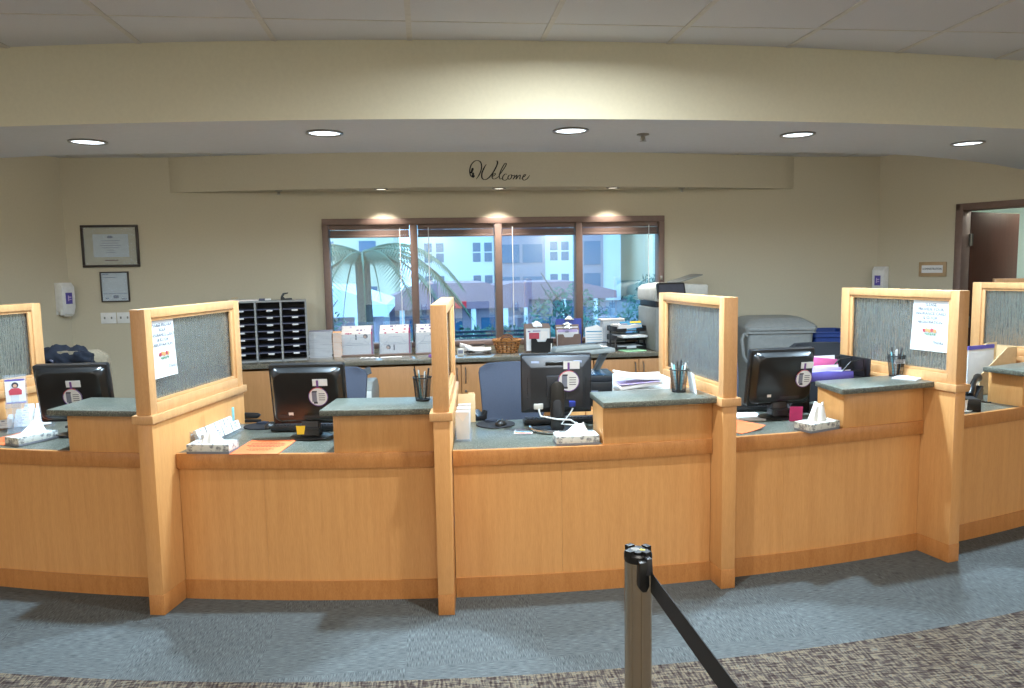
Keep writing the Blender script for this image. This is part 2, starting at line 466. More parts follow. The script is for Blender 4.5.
# ------------------------------------------------------------------ window
wroot = bpy.data.objects.new('window_1', None); COL.objects.link(wroot); wroot.location = ((WX0+WX1)/2, YW, WZ0); struct(wroot)
cx = (WX0+WX1)/2
m = MB(); fwid = .058
def wb(x0, x1, z0, z1, y0=-.03, y1=.10): m.box(x0-cx, x1-cx, y0, y1, z0-WZ0, z1-WZ0)
wb(WX0, WX1, WZ1-fwid, WZ1); wb(WX0, WX1, WZ0, WZ0+.05); wb(WX0, WX0+fwid, WZ0+.05, WZ1-fwid); wb(WX1-fwid, WX1, WZ0+.05, WZ1-fwid)
m.build('window_frame', 'bronze', wroot, .004)
mull = [-.100, .704, 1.492]
m = MB()
for x in mull: wb(x-.034, x+.034, WZ0+.04, WZ1-.05, -.025, .10)
m.build('mullion', 'bronze', wroot, .004)
edges = [WX0+fwid]+[v for x in mull for v in (x-.034, x+.034)]+[WX1-fwid]
m = MB()
for i in range(4):
    x0, x1 = edges[2*i], edges[2*i+1]
    m.box(x0-cx-.003, x1-cx+.003, .070, .076, .03, WZ1-WZ0-.04)
m.build('pane', 'window_glass', wroot, smooth=False)
m = MB(); m.box(WX1-cx-.047, WX1-cx-.022, -.045, -.03, .60, .64); m.build('latch', 'nickel', wroot, .003)
bl = None
blab = ['raised window blind in the leftmost pane of the window, above the paper brochures', 'raised window blind in the second pane from the left, beside a bright outdoor building', 'raised window blind in the third pane, above the file holders with clipboards', 'raised window blind in the rightmost pane, nearest the large grey copier']
for i in range(4):
    x0, x1 = edges[2*i], edges[2*i+1]; w = x1-x0-.01
    t = thing('window_blind', blab[i], 'blind', ((x0+x1)/2, YW+.02, WZ1-fwid), 0, 'raised window blinds')
    m = MB(); m.box(-w/2, w/2, -.025, .025, -.045, -.002); m.build('headrail', 'bronze', t, .003)
    m = MB()
    for k in range(9): m.box(-w/2+.004, w/2-.004, -.024, .024, -.050-k*.0052-.004, -.050-k*.0052)
    m.build('slat_stack', 'bronze', t, smooth=False)
    m = MB(); m.box(-w/2, w/2, -.026, .026, -.118, -.098); m.build('bottom_rail', 'bronze', t, .003)
    m = MB(); xx = w/2-.09 if i in (0, 3) else -w/2+.10
    m.cyl((xx, -.028, -.03), (xx, -.028, -.98), .004, 8); m.build('wand', 'white_plastic', t)
# ------------------------------------------------------------------ door on the right wall
droot = bpy.data.objects.new('door_1', None); COL.objects.link(droot); droot.location = RC; droot.rotation_euler = (0, 0, angR); struct(droot)
m = MB()
for (a, b) in ((DT0-.052, DT0+.012), (DT1-.012, DT1+.052)): m.box(a, b, -.02, .16, 0, DH+.052)
m.box(DT0-.052, DT1+.052, -.02, .16, DH-.012, DH+.052)
m.build('door_frame', 'bronze', droot, .003)
lf = bpy.data.objects.new('door_leaf', None); COL.objects.link(lf); lf.parent = droot; lf.location = (DT0+.015, .15, 0); lf.rotation_euler = (0, 0, rad(85))
m = MB(); m.box(0, .86, 0, .044, .01, DH-.02); m.build('leaf', 'walnut', lf, .002)
m = MB()
for z in (.25, 1.05, 1.83): m.box(-.03, .03, -.008, .0, z-.055, z+.055); m.cyl((-.004, -.008, z-.057), (-.004, -.008, z+.057), .008, 10)
m.build('hinge', 'nickel', lf)
m = MB(); m.lathe([(.026, 0), (.026, .012), (.012, .016), (.012, .05), (.028, .055), (.03, .075), (.0, .08)], 16)
h = m.build('door_handle', 'nickel', lf); place(h, (.80, -.0, 1.0), 0, PI/2)
# lit room behind the door
m = MB()
m.box(-1.5, 4.2, 3.2, 3.3, 0, CZ); m.box(-1.6, -1.5, .14, 3.3, 0, CZ); m.box(4.2, 4.3, .14, 3.3, 0, CZ); m.box(-1.6, 4.3, .14, 3.3, CZ, CZ+.08)
o = struct(m.build('wall_office', 'door_room', smooth=False)); place(o, RC, angR)
# ------------------------------------------------------------------ the counters
POSTS = [-22.5, -13.23, -4.27, 4.865, 13.44, 23.0]
ROUT = [9.03, 9.03, 9.03, 8.96, 9.042, 9.03]
RIN = [8.15, 8.11, 8.09, 8.14, 8.22, 8.15]
HP = .245           # half post width in degrees at the face
def partition(t, rout, rin, label, loc=None, rz=None):
    L = rout-rin
    th = thing('counter_partition', label, 'partition', loc or PP(t, rout), rad(t) if rz is None else rz, 'glazed partitions between the counters')
    w = .0375
    m = MB(); m.box(-w, w, 0, L, .1, .945); m.build('partition_wall', 'maple', th, .002)
    m = MB(); m.box(-w-.001, w+.001, -.001, L+.001, 0, .1); m.build('base_trim', 'maple_rail', th, .001)
    m = MB(); m.box(-w-.016, w+.016, -.016, L+.016, .944, .984); m.build('cap_rail', 'maple_frame', th, .003)
    z0, z1, q = .984, 1.484, .052
    m = MB()
    m.box(-w, w, 0, q, z0, z1); m.box(-w, w, L-q-.01, L, z0, z1)
    m.box(-w, w, q, L-q-.01, z1-.042, z1); m.box(-w, w, q, L-q-.01, z0, z0+.05)
    f = m.build('window_frame', 'maple_frame', th, .003)
    m = MB()
    for s in (-1, 1):
        a, b = (s*.012, s*.026) if s > 0 else (s*.026, s*.012)
        m.box(a, b, q, q+.02, z0+.05, z1-.042); m.box(a, b, L-q-.03, L-q-.01, z0+.05, z1-.042)
        m.box(a, b, q+.02, L-q-.03, z1-.058, z1-.042); m.box(a, b, q+.02, L-q-.03, z0+.05, z0+.066)
    m.build('glazing_bead', 'maple_frame', f, .002)
    m = MB(); m.box(-.004, .004, .056, L-.066, z0+.053, z1-.045); m.build('glass_panel', 'rain_glass', th, smooth=False)
    return th
plabs = ['maple partition with ridged glass at the far left edge, behind the brochure display',
         'maple partition with ridged glass and a taped white notice, left of the orange flyer with the tissue box',
         'slim maple partition seen end on, just left of the central blue chair',
         'maple partition with clear ridged glass behind the mesh pen cup, no notice, right of the centre',
         'maple partition with ridged glass and a taped white notice, near the right edge',
         'maple partition with ridged glass behind the black desk phone at the far right']
for i in range(6): partition(POSTS[i], ROUT[i], RIN[i], plabs[i])
partition(0, 9.02, 8.2, 'partly hidden maple partition top behind the last glazed partition, in front of the dark door', loc=(5.42, 5.34, 0), rz=rad(62))
LEDGE = [-17.1, -8.06, .75, 9.15, 18.05]
LEDIN = [-17.4, -8.08, .80, 9.53, 18.05]
LEDR = [8.565, 8.59, 8.605, 8.635, 8.655]
SUP = [-16.78, -7.77, .86, 9.63, 18.6]
SEAM = [-18.6, -10.12, -.5, 7.35, 17.2]
slabs = ['reception counter bay at the left edge, with a tissue box lying lengthwise',
         'reception counter bay with the stepped card rack and orange flyer, second from the left',
         'middle reception counter bay in front of the blue chair and square monitor',
         'reception counter bay with the tall tissue and pink folders, right of the centre',
         'reception counter bay with the black desk phone at the right edge']
for i in range(5):
    a, b = POSTS[i]+HP+.02, POSTS[i+1]-HP-.02
    th = thing('reception_counter', slabs[i], 'counter', (0, 0, 0), 0, 'curved reception counter bays')
    m = MB(); m.sector(8.80, 8.836, a, SEAM[i]-.003, .1, .68); m.build('front_panel', 'maple', th)
    m = MB(); m.sector(8.80, 8.836, SEAM[i]+.003, b, .1, .68); m.build('front_panel', 'maple', th)
    m = MB(); m.sector(8.79, 8.842, a, b, 0, .1); m.build('base_trim', 'maple_rail', th)
    m = MB(); m.sector(8.832, 8.858, a, b, .68, .757); m.build('apron_rail', 'maple_rail', th, .002)
    m = MB(); m.sector(8.14, 8.833, a, b, .72, .756); m.build('worktop', 'worktop_stone', th, .002)
    m = MB(); m.sector(8.64, 8.85, SUP[i], b, .756, .955); m.build('ledge_support', 'maple', th, .002)
    m = MB(); m.sector(LEDR[i], 8.925, LEDGE[i], b, .955, .985, tin=LEDIN[i]); m.build('ledge_top', 'worktop_stone', th, .005)
    for o in th.children: pass
# move each counter's origin to its own base
bpy.context.view_layer.update()
for i, th in enumerate([o for o in COL.objects if o.name.startswith('reception_counter')]):
    c = Vector(PP((POSTS[i]+POSTS[i+1])/2, 8.8))
    for ch in th.children: ch.data.transform(Matrix.Translation(-c))
    th.location = c
# ------------------------------------------------------------------ recessed lights and sprinklers
def spot_can(t_loc, rdisc, watts, color, name, label, group, angle=170, e=22):
    th = thing(name, label, 'ceiling light', t_loc, 0, group)
    m = MB(); R = rdisc
    m.lathe([(R*1.18, .0), (R*1.2, -.006), (R*1.05, -.008), (R, -.002), (R, .0)], 40, cap=False); m.build('trim_ring', 'nickel', th)
    m = MB(); m.lathe([(R, -.001), (.0001, -.001)], 40, cap=False); m.build('lens', e, th)
    l = bpy.data.lights.new('lamp', 'AREA'); l.shape = 'DISK'; l.size = R*1.1; l.energy = watts; l.color = color; l.spread = rad(angle)
    lo = bpy.data.objects.new('lamp', l); COL.objects.link(lo); lo.parent = th; lo.location = (0, 0, -.012)
    return th
emit('cool_lamp', (236, 246, 255), 3.0); emit('warm_lamp', (255, 244, 226), 3.0)
COOL, WARM = (.60, .82, 1.0), (1.0, .90, .74)
dl = ['recessed round ceiling light above the left edge counter', 'recessed round ceiling light above the counter with the orange flyer', 'recessed round ceiling light above the middle counter, next to the sprinkler', 'recessed round ceiling light above the counter with the pink folders', 'recessed round ceiling light at the right end, above the desk phone']
for i, t in enumerate([-16.55, -8.08, .22, 8.73, 17.05]):
    spot_can(PP(t, 8.6, SZ), .078, P_DOWN, COOL, 'ceiling_downlight', dl[i], 'recessed lights over the counters', e='cool_lamp')
bl_ = ['small recessed light under the bulkhead, left of the Welcome lettering', 'small recessed light under the bulkhead, directly below the Welcome lettering', 'small recessed light under the bulkhead, right of the Welcome lettering']
for i, x in enumerate([-.378, .70, 1.78]):
    spot_can((x, 6.99, 2.38), .055, P_BULK, (1, .95, .87), 'ceiling_downlight', bl_[i], 'small recessed lights over the window', 95, 'warm_lamp')
def sprinkler(loc, label):
    th = thing('ceiling_sprinkler', label, 'sprinkler', loc)
    m = MB(); m.lathe([(.033, 0), (.033, -.006), (.012, -.012), (.008, -.012), (.008, -.035), (.0001, -.035)], 20); m.build('escutcheon', 'nickel', th)
    m = MB(); m.lathe([(.0001, -.035), (.018, -.036), (.018, -.039), (.0001, -.039)], 12)
    m.cyl((-.009, 0, -.012), (-.012, 0, -.03), .002, 6); m.cyl((.009, 0, -.012), (.012, 0, -.03), .002, 6); m.build('deflector', 'nickel', th)
sprinkler(PP(2.98, 8.51, SZ), 'sprinkler head on the soffit right of the middle recessed light')
sprinkler((-1.30, 7.07, 2.38), 'small sprinkler head under the bulkhead, left of the window corner')
sprinkler((2.47, 7.04, 2.38), 'small sprinkler head under the bulkhead, right of the window corner')
# fill troffers added to the unseen lobby ceiling, lighting the counter fronts
tl = 'added unseen square lobby fill light in the tiled ceiling before the counters'
emit('fill_troffer_lens', (255, 250, 240), 1.6)
for (i, j) in FILL_TROFFERS:
    x = -1.26+.61*i+.305; y = 3.304-.61*j-.305
    th = thing('ceiling_fill_light', tl, 'ceiling light', (x, y, CZ), 0, 'added lobby fill lights')
    m = MB(); m.box(-.3, .3, -.3, -.28, -.008, 0); m.box(-.3, .3, .28, .3, -.008, 0); m.box(-.3, -.28, -.28, .28, -.008, 0); m.box(.28, .3, -.28, .28, -.008, 0); m.build('frame', 'white_plastic', th)
    m = MB(); m.box(-.28, .28, -.28, .28, -.006, -.004); m.build('diffuser', 'fill_troffer_lens', th, smooth=False)
    l = bpy.data.lights.new('lamp', 'AREA'); l.shape = 'SQUARE'; l.size = .56; l.energy = P_TROF_FILL; l.color = (1.0, .95, .87)
    lo = bpy.data.objects.new('lamp', l); COL.objects.link(lo); lo.parent = th; lo.location = (0, 0, -.012)
# wall-washing downlight close to the soffit face
spot_can((.62, 2.74, CZ), .07, P_WASH, (.90, .97, 1.0), 'ceiling_downlight', 'recessed downlight close to the curved cream soffit face', 'lobby downlights', e='warm_lamp')
# fill globes added out of sight behind the soffit to brighten bulkhead and wall
for k, x in enumerate((-2.6, -.6, 1.5, 3.5)):
    th = thing('ceiling_fill_globe', 'added fill globe on the staff aisle ceiling, hidden behind the soffit', 'ceiling light', (x, 5.15, CZ), 0, 'added staff aisle fill globes')
    m = MB(); m.lathe([(.0001, 0), (.07, 0), (.07, -.02), (.03, -.03), (.0001, -.03)], 28); m.build('base', 'white_plastic', th)
    m = MB(); m.lathe([(.0001+.082*math.sin(PI*q/14), -.108-.082*math.cos(PI*q/14)) for q in range(15)], 28, cap=False); m.build('globe', 'warm_lamp', th)
    l = bpy.data.lights.new('lamp', 'POINT'); l.shadow_soft_size = .11; l.energy = P_STAFF_FILL; l.color = (1, .95, .86)
    lo = bpy.data.objects.new('lamp', l); COL.objects.link(lo); lo.parent = th; lo.location = (0, 0, -.108)
# office beyond the door
l = bpy.data.lights.new('lamp', 'AREA'); l.size = 1.0; l.energy = 260; l.color = (1, .98, .92)
lo = bpy.data.objects.new('lamp', l); COL.objects.link(lo); lo.location = RC+D*1.6+Vector((.878, .478, 0))*1.8+Vector((0, 0, CZ-.03))
# ------------------------------------------------------------------ world
w = bpy.data.worlds.new('world'); SC.world = w; w.use_nodes = True
bg = w.node_tree.nodes['Background']; bg.inputs[0].default_value = (.58, .78, 1, 1); bg.inputs[1].default_value = W_STR
SC.view_settings.view_transform = 'Standard'; SC.view_settings.look = 'None'; SC.view_settings.gamma = 1; SC.view_settings.use_curve_mapping = False
SC.view_settings.exposure = EXPO
# ------------------------------------------------------------------ things on the counters
WT = .7575      # worktop surface
LT = .986       # ledge surface
def hang_tag(loc, rz, tilt, label, s=1.0, strap=.05):
    """round paper tag on a purple strap under a white slip"""
    th = thing('hang_tag', label, 'tag', loc, rz, 'round white tags on purple straps')
    X = dict(loc=(0, 0, 0), rot=(tilt, 0, 0))
    R = .043*s
    m = MB().xf(**X); m.lathe([(R, -.0015), (R, .0015)], 32); d = m.build('disc', 'paper', th)
    d.data.transform(Matrix.Rotation(PI/2, 4, 'X')) if False else None
    return th
def disc_y(m, r, y0, y1, n=32, c=(0, 0)):
    m.rings([[(c[0]+r*math.cos(2*PI*k/n), y, c[1]+r*math.sin(2*PI*k/n)) for k in range(n)] for y in (y0, y1)])
def hang_tag(loc, rz, tilt, label, s=1.25, slip=True, drop=.0):
    th = thing('hang_tag', label, 'tag', loc, rz, 'round white tags on purple straps')
    R = .041*s
    m = MB().xf(rot=(tilt, 0, 0)); disc_y(m, R, -.002, 0); m.build('disc', 'paper', th)
    m = MB().xf(rot=(tilt, 0, 0))
    n = 40
    rs = [[(r*math.cos(2*PI*k/n), y, r*math.sin(2*PI*k/n)) for r, y in ((R, -.0032), (R*.93, -.0032), (R*.93, .0), (R, .0))] for k in range(n+1)]
    m.rings(rs, cap=False); m.mat(1)
    ring = m.build('rim', ['purple_print', 'print_red'], th)
    for p in ring.data.polygons:
        if p.center.z > .4*R and p.center.x < .5*R: p.material_index = 1
    m = MB().xf(rot=(tilt, 0, 0)); m.box(-.026*s, -.006*s, -.0028, -.002, -.022*s, .022*s); m.build('picture', 'print_grey', th)
    m = MB().xf(rot=(tilt, 0, 0))
    m.box(-.024*s, -.004*s, -.0032, -.002, .02*s, .026*s); m.box(-.02*s, -.004*s, -.0032, -.002, -.03*s, -.022*s)
    for k in range(4): m.box(.002*s, .028*s, -.0028, -.002, .012*s-.009*s*k, .0145*s-.009*s*k)
    m.build('print', 'print_dark', th)
    m = MB().xf(rot=(tilt, 0, 0)); m.box(-.006, .006, -.0015, .0, R*.9, R*.9+.035*s); m.build('strap', 'purple_print', th)
    if slip:
        m = MB().xf(rot=(tilt, 0, 0)); m.box(-.02*s, .042*s, -.001, .0004, R+.008, R+.036*s); m.build('slip', 'paper', th)
    return th
def monitor(loc, rz, label, tagl, tag_off=(.07, .03), tilt=rad(9)):
    """flat monitor seen from behind: domed back, neck and oval foot"""
    th = thing('monitor', label, 'monitor', loc, rz, 'black flat monitors')
    m = MB(); m.lathe([(.0001, .0), (.11, 0), (.115, .004), (.11, .012), (.06, .02), (.0001, .021)], 36, sy=.78); m.build('foot', 'black_gloss', th)
    m = MB(); m.hexa([(-.05, -.045, .012), (.05, -.045, .012), (.05, .03, .012), (-.05, .03, .012), (-.04, -.02, .13), (.04, -.02, .13), (.04, .02, .13), (-.04, .02, .13)])
    m.box(-.055, .055, -.05, .0, .05, .062); m.build('neck', 'dark_plastic', th, .004)
    X = dict(loc=(0, 0, .08), rot=(tilt, 0, 0))
    m = MB().xf(**X); m.prism(rr_poly(.395, .33, .012, 4, (0, .165)), -.01, .03, 'y'); m.build('bezel', 'black_plastic', th, .004)
    m = MB().xf(**X)
    def ringxz(w, h, r, y, cz=.165): return [(a, y, b) for a, b in rr_poly(w, h, r, 6, (0, cz))]
    m.rings([ringxz(.375, .30, .03, -.009), ringxz(.365, .29, .035, -.028), ringxz(.335, .262, .04, -.048), ringxz(.315, .245, .04, -.050)])
    back = m.build('back_shell', 'black_gloss', th)
    m = MB().xf(**X)
    m.box(-.15, -.08, -.0515, -.05, .05, .066); m.box(-.02, .10, -.0515, -.05, .048, .062); m.build('label_plate', 'dark_plastic', back)
    m = MB().xf(**X); m.box(-.10, -.075, -.0515, -.05, .062, .078); m.build('sticker', 'warm_paper', back)
    m = MB().xf(**X); m.box(-.185, .185, .03, .0315, .025, .31); m.build('screen', 'black_gloss', th)
    m = MB(); m.tube([(.05, -.03, .10), (.06, -.05, .06), (.04, -.03, .035), (.07, .05, .008), (.06, .12, .004)], .0035, 8); m.build('cable', 'black_plastic', th)
    # tag
    c, s = math.cos(tilt), math.sin(tilt)
    o = Vector((tag_off[0], -.0545, .165+tag_off[1]))
    q = Vector((o.x, o.y*c-o.z*s, .08+o.y*s+o.z*c))
    q.rotate(Matrix.Rotation(rz, 3, 'Z'))
    hang_tag(tuple(Vector(loc)+q), rz, tilt, tagl)
    return th
YC = -YAW
monitor((-1.953, 4.371, WT), rad(-3), 'black monitor seen from behind at the left edge, a dark jacket showing above it', 'round white tag hanging on the back of the leftmost monitor', (.015, -.01))
monitor((-.633, 4.047, WT), rad(-6.5), 'black monitor seen from behind on the counter with the orange flyer and stepped card rack', 'round white tag hanging on the back of the monitor above the orange flyer', (.065, -.0))
monitor((1.995, 4.045, WT), rad(5), 'black monitor turned aside, beside the box with the tall tissue', 'round white tag hanging on the monitor turned aside, near the magenta note', (.115, .0))
# square monitor with a column stand in the middle bay
th = thing('monitor', 'square black monitor with a column stand and grey cables on the middle counter', 'monitor', (.692, 3.975, WT), rad(-6), 'black flat monitors')
X = dict(loc=(0, .02, .095), rot=(rad(3), 0, 0))
m = MB().xf(**X); m.prism(rr_poly(.385, .325, .006, 3, (0, .1625)), -.005, .03, 'y'); m.build('bezel', 'black_plastic', th, .003)
m = MB().xf(**X)
def rz_(w, h, y, cz, r=.006): return [(a, y, b) for a, b in rr_poly(w, h, r, 3, (0, cz))]
m.rings([rz_(.372, .312, -.004, .1625), rz_(.372, .300, -.018, .16), rz_(.285, .225, -.055, .150), rz_(.28, .22, -.056, .150)])
bk = m.build('back_shell', 'dark_plastic', th, smooth=20)
m = MB().xf(**X); m.box(-.06, .06, -.052, -.030, .272, .288); m.build('handle_slot', 'black_gloss', bk, .002)
m = MB().xf(**X)
for s in (-1, 1): m.hexa([(s*.115-.022, -.045, .268), (s*.115+.022, -.045, .268), (s*.115+.022, -.03, .268), (s*.115-.022, -.03, .268), (s*.115-.022, -.036, .292), (s*.115+.022, -.036, .292), (s*.115+.022, -.025, .292), (s*.115-.022, -.025, .292)])
m.build('vent_cover', 'print_grey', bk)
m = MB().xf(**X); m.box(-.055, .055, -.066, -.054, .09, .215); m.build('mount_plate', 'dark_plastic', bk, .003)
m = MB().xf(**X)
for s in (-1, 1):
    m = MB().xf(**X)
    for k in range(9): m.box(s*.14-.02, s*.14+.02, -.0445, -.043, .085+k*.014, .091+k*.014)
    m.build('vent', 'black_plastic', bk)
m = MB().xf(loc=(0, -.05, 0)); m.prism(rr_poly(.075, .28, .036, 8, (0, .14)), -.03, .008, 'y'); m.build('column', 'black_gloss', th, .004)
m = MB().xf(loc=(0, -.05, 0)); m.prism(rr_poly(.046, .10, .022, 8, (0, .13)), -.034, -.029, 'y'); m.build('column_cover', 'dark_plastic', th, .002)
m = MB(); m.prism([(.13*math.cos(a), .02-.13*math.sin(a)*.95) for a in [PI*k/20 for k in range(21)]]+[(-.13, .05), (.13, .05)], 0, .014); m.build('foot', 'dark_plastic', th, .004)
m = MB(); m.tube([(.145*math.cos(a), .02-.145*math.sin(a)*.97, .0115) for a in [PI*k/24 for k in range(25)]], .011, 8); m.build('foot_rim', 'chrome', th)
m = MB().xf(**X); m.box(-.125, -.075, -.06, -.045, .03, .062); m.build('power_plug', 'light_plastic', th, .003)
m = MB().xf(**X); m.box(.065, .1, -.07, -.045, .045, .075); m.build('video_plug', 'vga_blue', th, .003)
m = MB(); m.tube([(-.10, -.05, .125), (-.09, -.065, .09), (.0, -.085, .075), (.07, -.08, .07), (.12, -.06, .03), (.15, 0, .012), (.165, .06, .006)], .005, 8)
m.tube([(.085, -.06, .13), (.07, -.07, .105), (.02, -.09, .05), (.09, -.1, .045), (.13, -.08, .02), (.16, -.02, .008)], .004, 8); m.build('cable', 'cable_grey', th)
hang_tag((.692+.055, 3.90, WT+.095+.185), rad(-6), rad(3), 'round white tag hanging on the back of the square middle monitor', 1.4)
# tissue boxes
def tissue_box(loc, rz, label, shape, seed):
    L, Wd, H = .218, .112, .047
    th = thing('tissue_box', label, 'tissue box', loc, rz, 'patterned tissue boxes')
    m = MB(); m.box(-L/2, L/2, -Wd/2, Wd/2, .012, H); m.build('carton', 'tissue_box_print', th, .0015)
    m = MB(); m.box(-L/2-.0004, L/2+.0004, -Wd/2-.0004, Wd/2+.0004, 0, .012); m.build('carton_band', 'tissue_band', th, .001)
    rnd = random.Random(seed)
    m = MB(); n = 28; rs = []
    w, d, h, lean, tip = shape
    for i in range(8):
        t = i/7; ring = []
        k = (1-t)**1.05*(1-tip)+tip
        for j in range(n):
            a = 2*PI*j/n
            fold = 1+.16*math.sin(5*a+seed)+.10*math.sin(9*a+2*seed+t*2)
            ring.append((lean[0]*t+w*k*fold*math.cos(a), lean[1]*t+d*k*fold*math.sin(a), H-.002+h*t*(1+.12*math.sin(2*a+seed)*t)))
        rs.append(ring)
    m.rings(rs); m.build('tissue', 'tissue_white', th, smooth=60)
    return th
tissue_box((-1.085, 3.822, WT), rad(-11), 'patterned tissue box with a pointed tissue before the stepped card rack, second counter', (.062, .036, .075, (-.005, 0), .08), 1)
tissue_box((.735, 3.655, WT), rad(-1), 'patterned tissue box with two tissue points, below the square middle monitor', (.06, .034, .055, (.02, 0), .3), 2)
tissue_box((2.058, 3.712, WT), rad(21), 'patterned tissue box with a tall crumpled tissue, against the maple ledge right of centre', (.05, .034, .095, (.012, 0), .5), 3)
tissue_box((-2.14, 4.235, WT), rad(60), 'patterned tissue box lying lengthwise beside the leftmost monitor', (.075, .036, .06, (.03, 0), .3), 4)
# stepped racks of cards
def card_rack(loc, rz, label, clab, rows=4, cols=3):
    th = thing('card_rack', label, 'card rack', loc, rz, 'stepped card racks')
    dx, dy, dz = .098, .042, .021
    m = MB()
    for r in range(rows): m.box(-cols*dx/2-.004, cols*dx/2+.004, r*dy, r*dy+dy*.95, r*dz, r*dz+.008)
    m.build('tier', 'acrylic', th)
    m = MB()
    for s in (-1, 1):
        m = MB(); m.prism([(0, 0), (rows*dy, 0), (rows*dy, rows*dz+.03), (0, .03)], s*(cols*dx/2+.004)-.0015, s*(cols*dx/2+.004)+.0015, 'x'); m.build('side_wall', 'acrylic', th)
    Rm = Matrix.Rotation(rz, 3, 'Z'); first = None
    for r in range(rows):
        for c in range(cols):
            p = Vector(((c-(cols-1)/2)*dx, r*dy+.010, r*dz+.0145)); p.rotate(Rm); p += Vector(loc)
            if first is None:
                first = thing('card_stack', clab, 'cards', p, rz, clab)
                m = MB().xf(rot=(rad(-18), 0, 0))
                m.box(-.044, .044, 0, .018, 0, .05); m.build('card_block', 'paper', first)
                m = MB().xf(rot=(rad(-18), 0, 0)); m.box(-.008, .008, -.0006, .0, .036, .042); m.box(-.022, .022, -.0006, 0, .024, .0262); m.box(-.017, .017, -.0006, 0, .016, .018); m.build('print', 'print_grey', first)
            else: dup(first, p, rz)
card_rack((-1.095, 4.12, WT), rad(77.5-0), 'stepped clear rack of white cards along the partition with the taped notice', 'white cards in the stepped rack behind the pointed tissue', 3, 4)
card_rack((-2.37, 4.60, WT), rad(18), 'stepped clear rack of white cards at the left edge under the brochure display', 'white cards in the stepped rack at the left edge', 4, 3)
# flyers
def flyer(loc, rz, w, d, label, matn='orange_paper', curl=.0):
    th = thing('flyer', label, 'flyer', loc, rz)
    m = MB(); n = 6
    rs = [[(-w/2+w*i/n, -d/2, 0), (-w/2+w*i/n, d/2, 0), (-w/2+w*i/n, d/2, .002), (-w/2+w*i/n, -d/2, .002)] for i in range(n+1)]
    if curl:
        rs = [[(x, y, z+curl*((i/n)**3)) for x, y, z in r] for i, r in enumerate(rs)]
    m.rings(rs); m.build('sheet', matn, th)
    m = MB(); rnd = random.Random(int(w*1e4))
    for (yy, ww, hh) in ((.30, .40, .018), (.21, .72, .05), (.10, .8, .05), (-.0, .66, .05), (-.14, .5, .012), (-.2, .56, .012), (-.26, .4, .012)):
        x = -ww*w/2
        while x < ww*w/2:
            l = rnd.uniform(.03, .09)*w
            m.box(x, min(x+l, ww*w/2), yy*d-hh*d/2, yy*d+hh*d/2, .002, .0026); x += l+.016*w
    m.build('print', 'print_brown', th)
    return th
flyer((-.845, 3.865, WT), rad(-8), .245, .30, 'orange printed flyer lying beside the pointed tissue box')
flyer((-2.275, 4.33, WT), rad(-20), .22, .28, 'orange printed flyer under the card rack at the left edge')
flyer((1.655, 3.84, WT), rad(28), .20, .25, 'orange flyer with a lifted corner behind the clear glass partition', curl=.018)
# keyboards, mice, pads
def keyboard(loc, rz, label, w=.42):
    th = thing('keyboard', label, 'keyboard', loc, rz)
    m = MB(); m.hexa([(-w/2, -.075, .008), (w/2, -.075, .008), (w/2, .075, 0), (-w/2, .075, 0), (-w/2, -.075, .034), (w/2, -.075, .034), (w/2, .075, .016), (-w/2, .075, .016)]); m.build('case', 'black_plastic', th, .003)
    m = MB().xf(loc=(0, 0, .026), rot=(rad(-6.8), 0, 0))
    for r in range(6):
        nx = 21
        for c in range(nx):
            x = -w/2+.012+(w-.024)*(c+.5)/nx; y = -.062+r*.0205
            m.box(x-.0078, x+.0078, y, y+.016, 0, .007)
    m.build('keys', 'dark_plastic', th, smooth=False)
    return th
def mouse(loc, rz, label):
    th = thing('computer_mouse', label, 'mouse', loc, rz)
    m = MB(); rs = []
    for i in range(9):
        t = i/8; y = -.052+.104*t; k = math.sin(PI*(.08+.84*t))**.6
        rs.append([(.031*k*math.cos(a), y, max(0, .034*k*(.75+.35*t)*math.sin(a))) for a in [PI*j/12 for j in range(13)]])
    m.rings(rs); m.build('shell', 'black_gloss', th, smooth=60)
    m = MB(); m.cyl((-.004, -.028, .025), (.004, -.028, .025), .007, 12); m.build('wheel', 'dark_plastic', th)
def mouse_pad(loc, rz, label, r=(.11, .10)):
    th = thing('mouse_pad', label, 'mouse pad', loc, rz)
    m = MB(); m.lathe([(1, 0), (1, .004), (.99, .005), (.0001, .005)], 40, sx=r[0], sy=r[1]); m.build('mat', 'black_fabric', th)
    m = MB(); m.lathe([(.0001, .004), (.55, .006), (.5, .014), (.3, .017), (.0001, .018)], 24, c=(-.02, r[1]*.55, 0), sx=.07, sy=.045); m.build('wrist_rest', 'navy_cloth', th)
keyboard((-.665, 4.26, WT), rad(-8), 'black keyboard behind the monitor above the orange flyer')
keyboard((.745, 4.165, WT), rad(-3), 'black keyboard behind the square middle monitor')
keyboard((1.95, 4.30, WT), rad(-6), 'black keyboard behind the monitor turned aside')
mouse_pad((.374, 4.18, WT), 0, 'round black mouse pad beside the small tape dispenser', (.11, .115))
mouse((.40, 4.14, WT+.0055), rad(160), 'black mouse on the round mouse pad of the middle counter')
mouse_pad((-.955, 4.40, WT), 0, 'black mouse pad at the back of the counter, beyond the card rack', (.115, .10))
mouse((-.90, 4.345, WT+.0055), rad(150), 'dark mouse on the pad beyond the stepped card rack')
th = thing('stapler', 'black stapler behind the card rack, by the partition end', 'stapler', (-1.08, 4.545, WT), rad(-5))
m = MB(); m.prism([(-.075, 0), (.075, 0), (.075, .012), (-.075, .016)], -.018, .018, 'y'); m.build('base', 'black_plastic', th, .003)
m = MB(); m.prism([(-.072, .02), (.06, .022), (.078, .04), (.06, .052), (-.04, .058), (-.072, .05)], -.016, .016, 'y'); m.build('arm', 'black_plastic', th, .005)
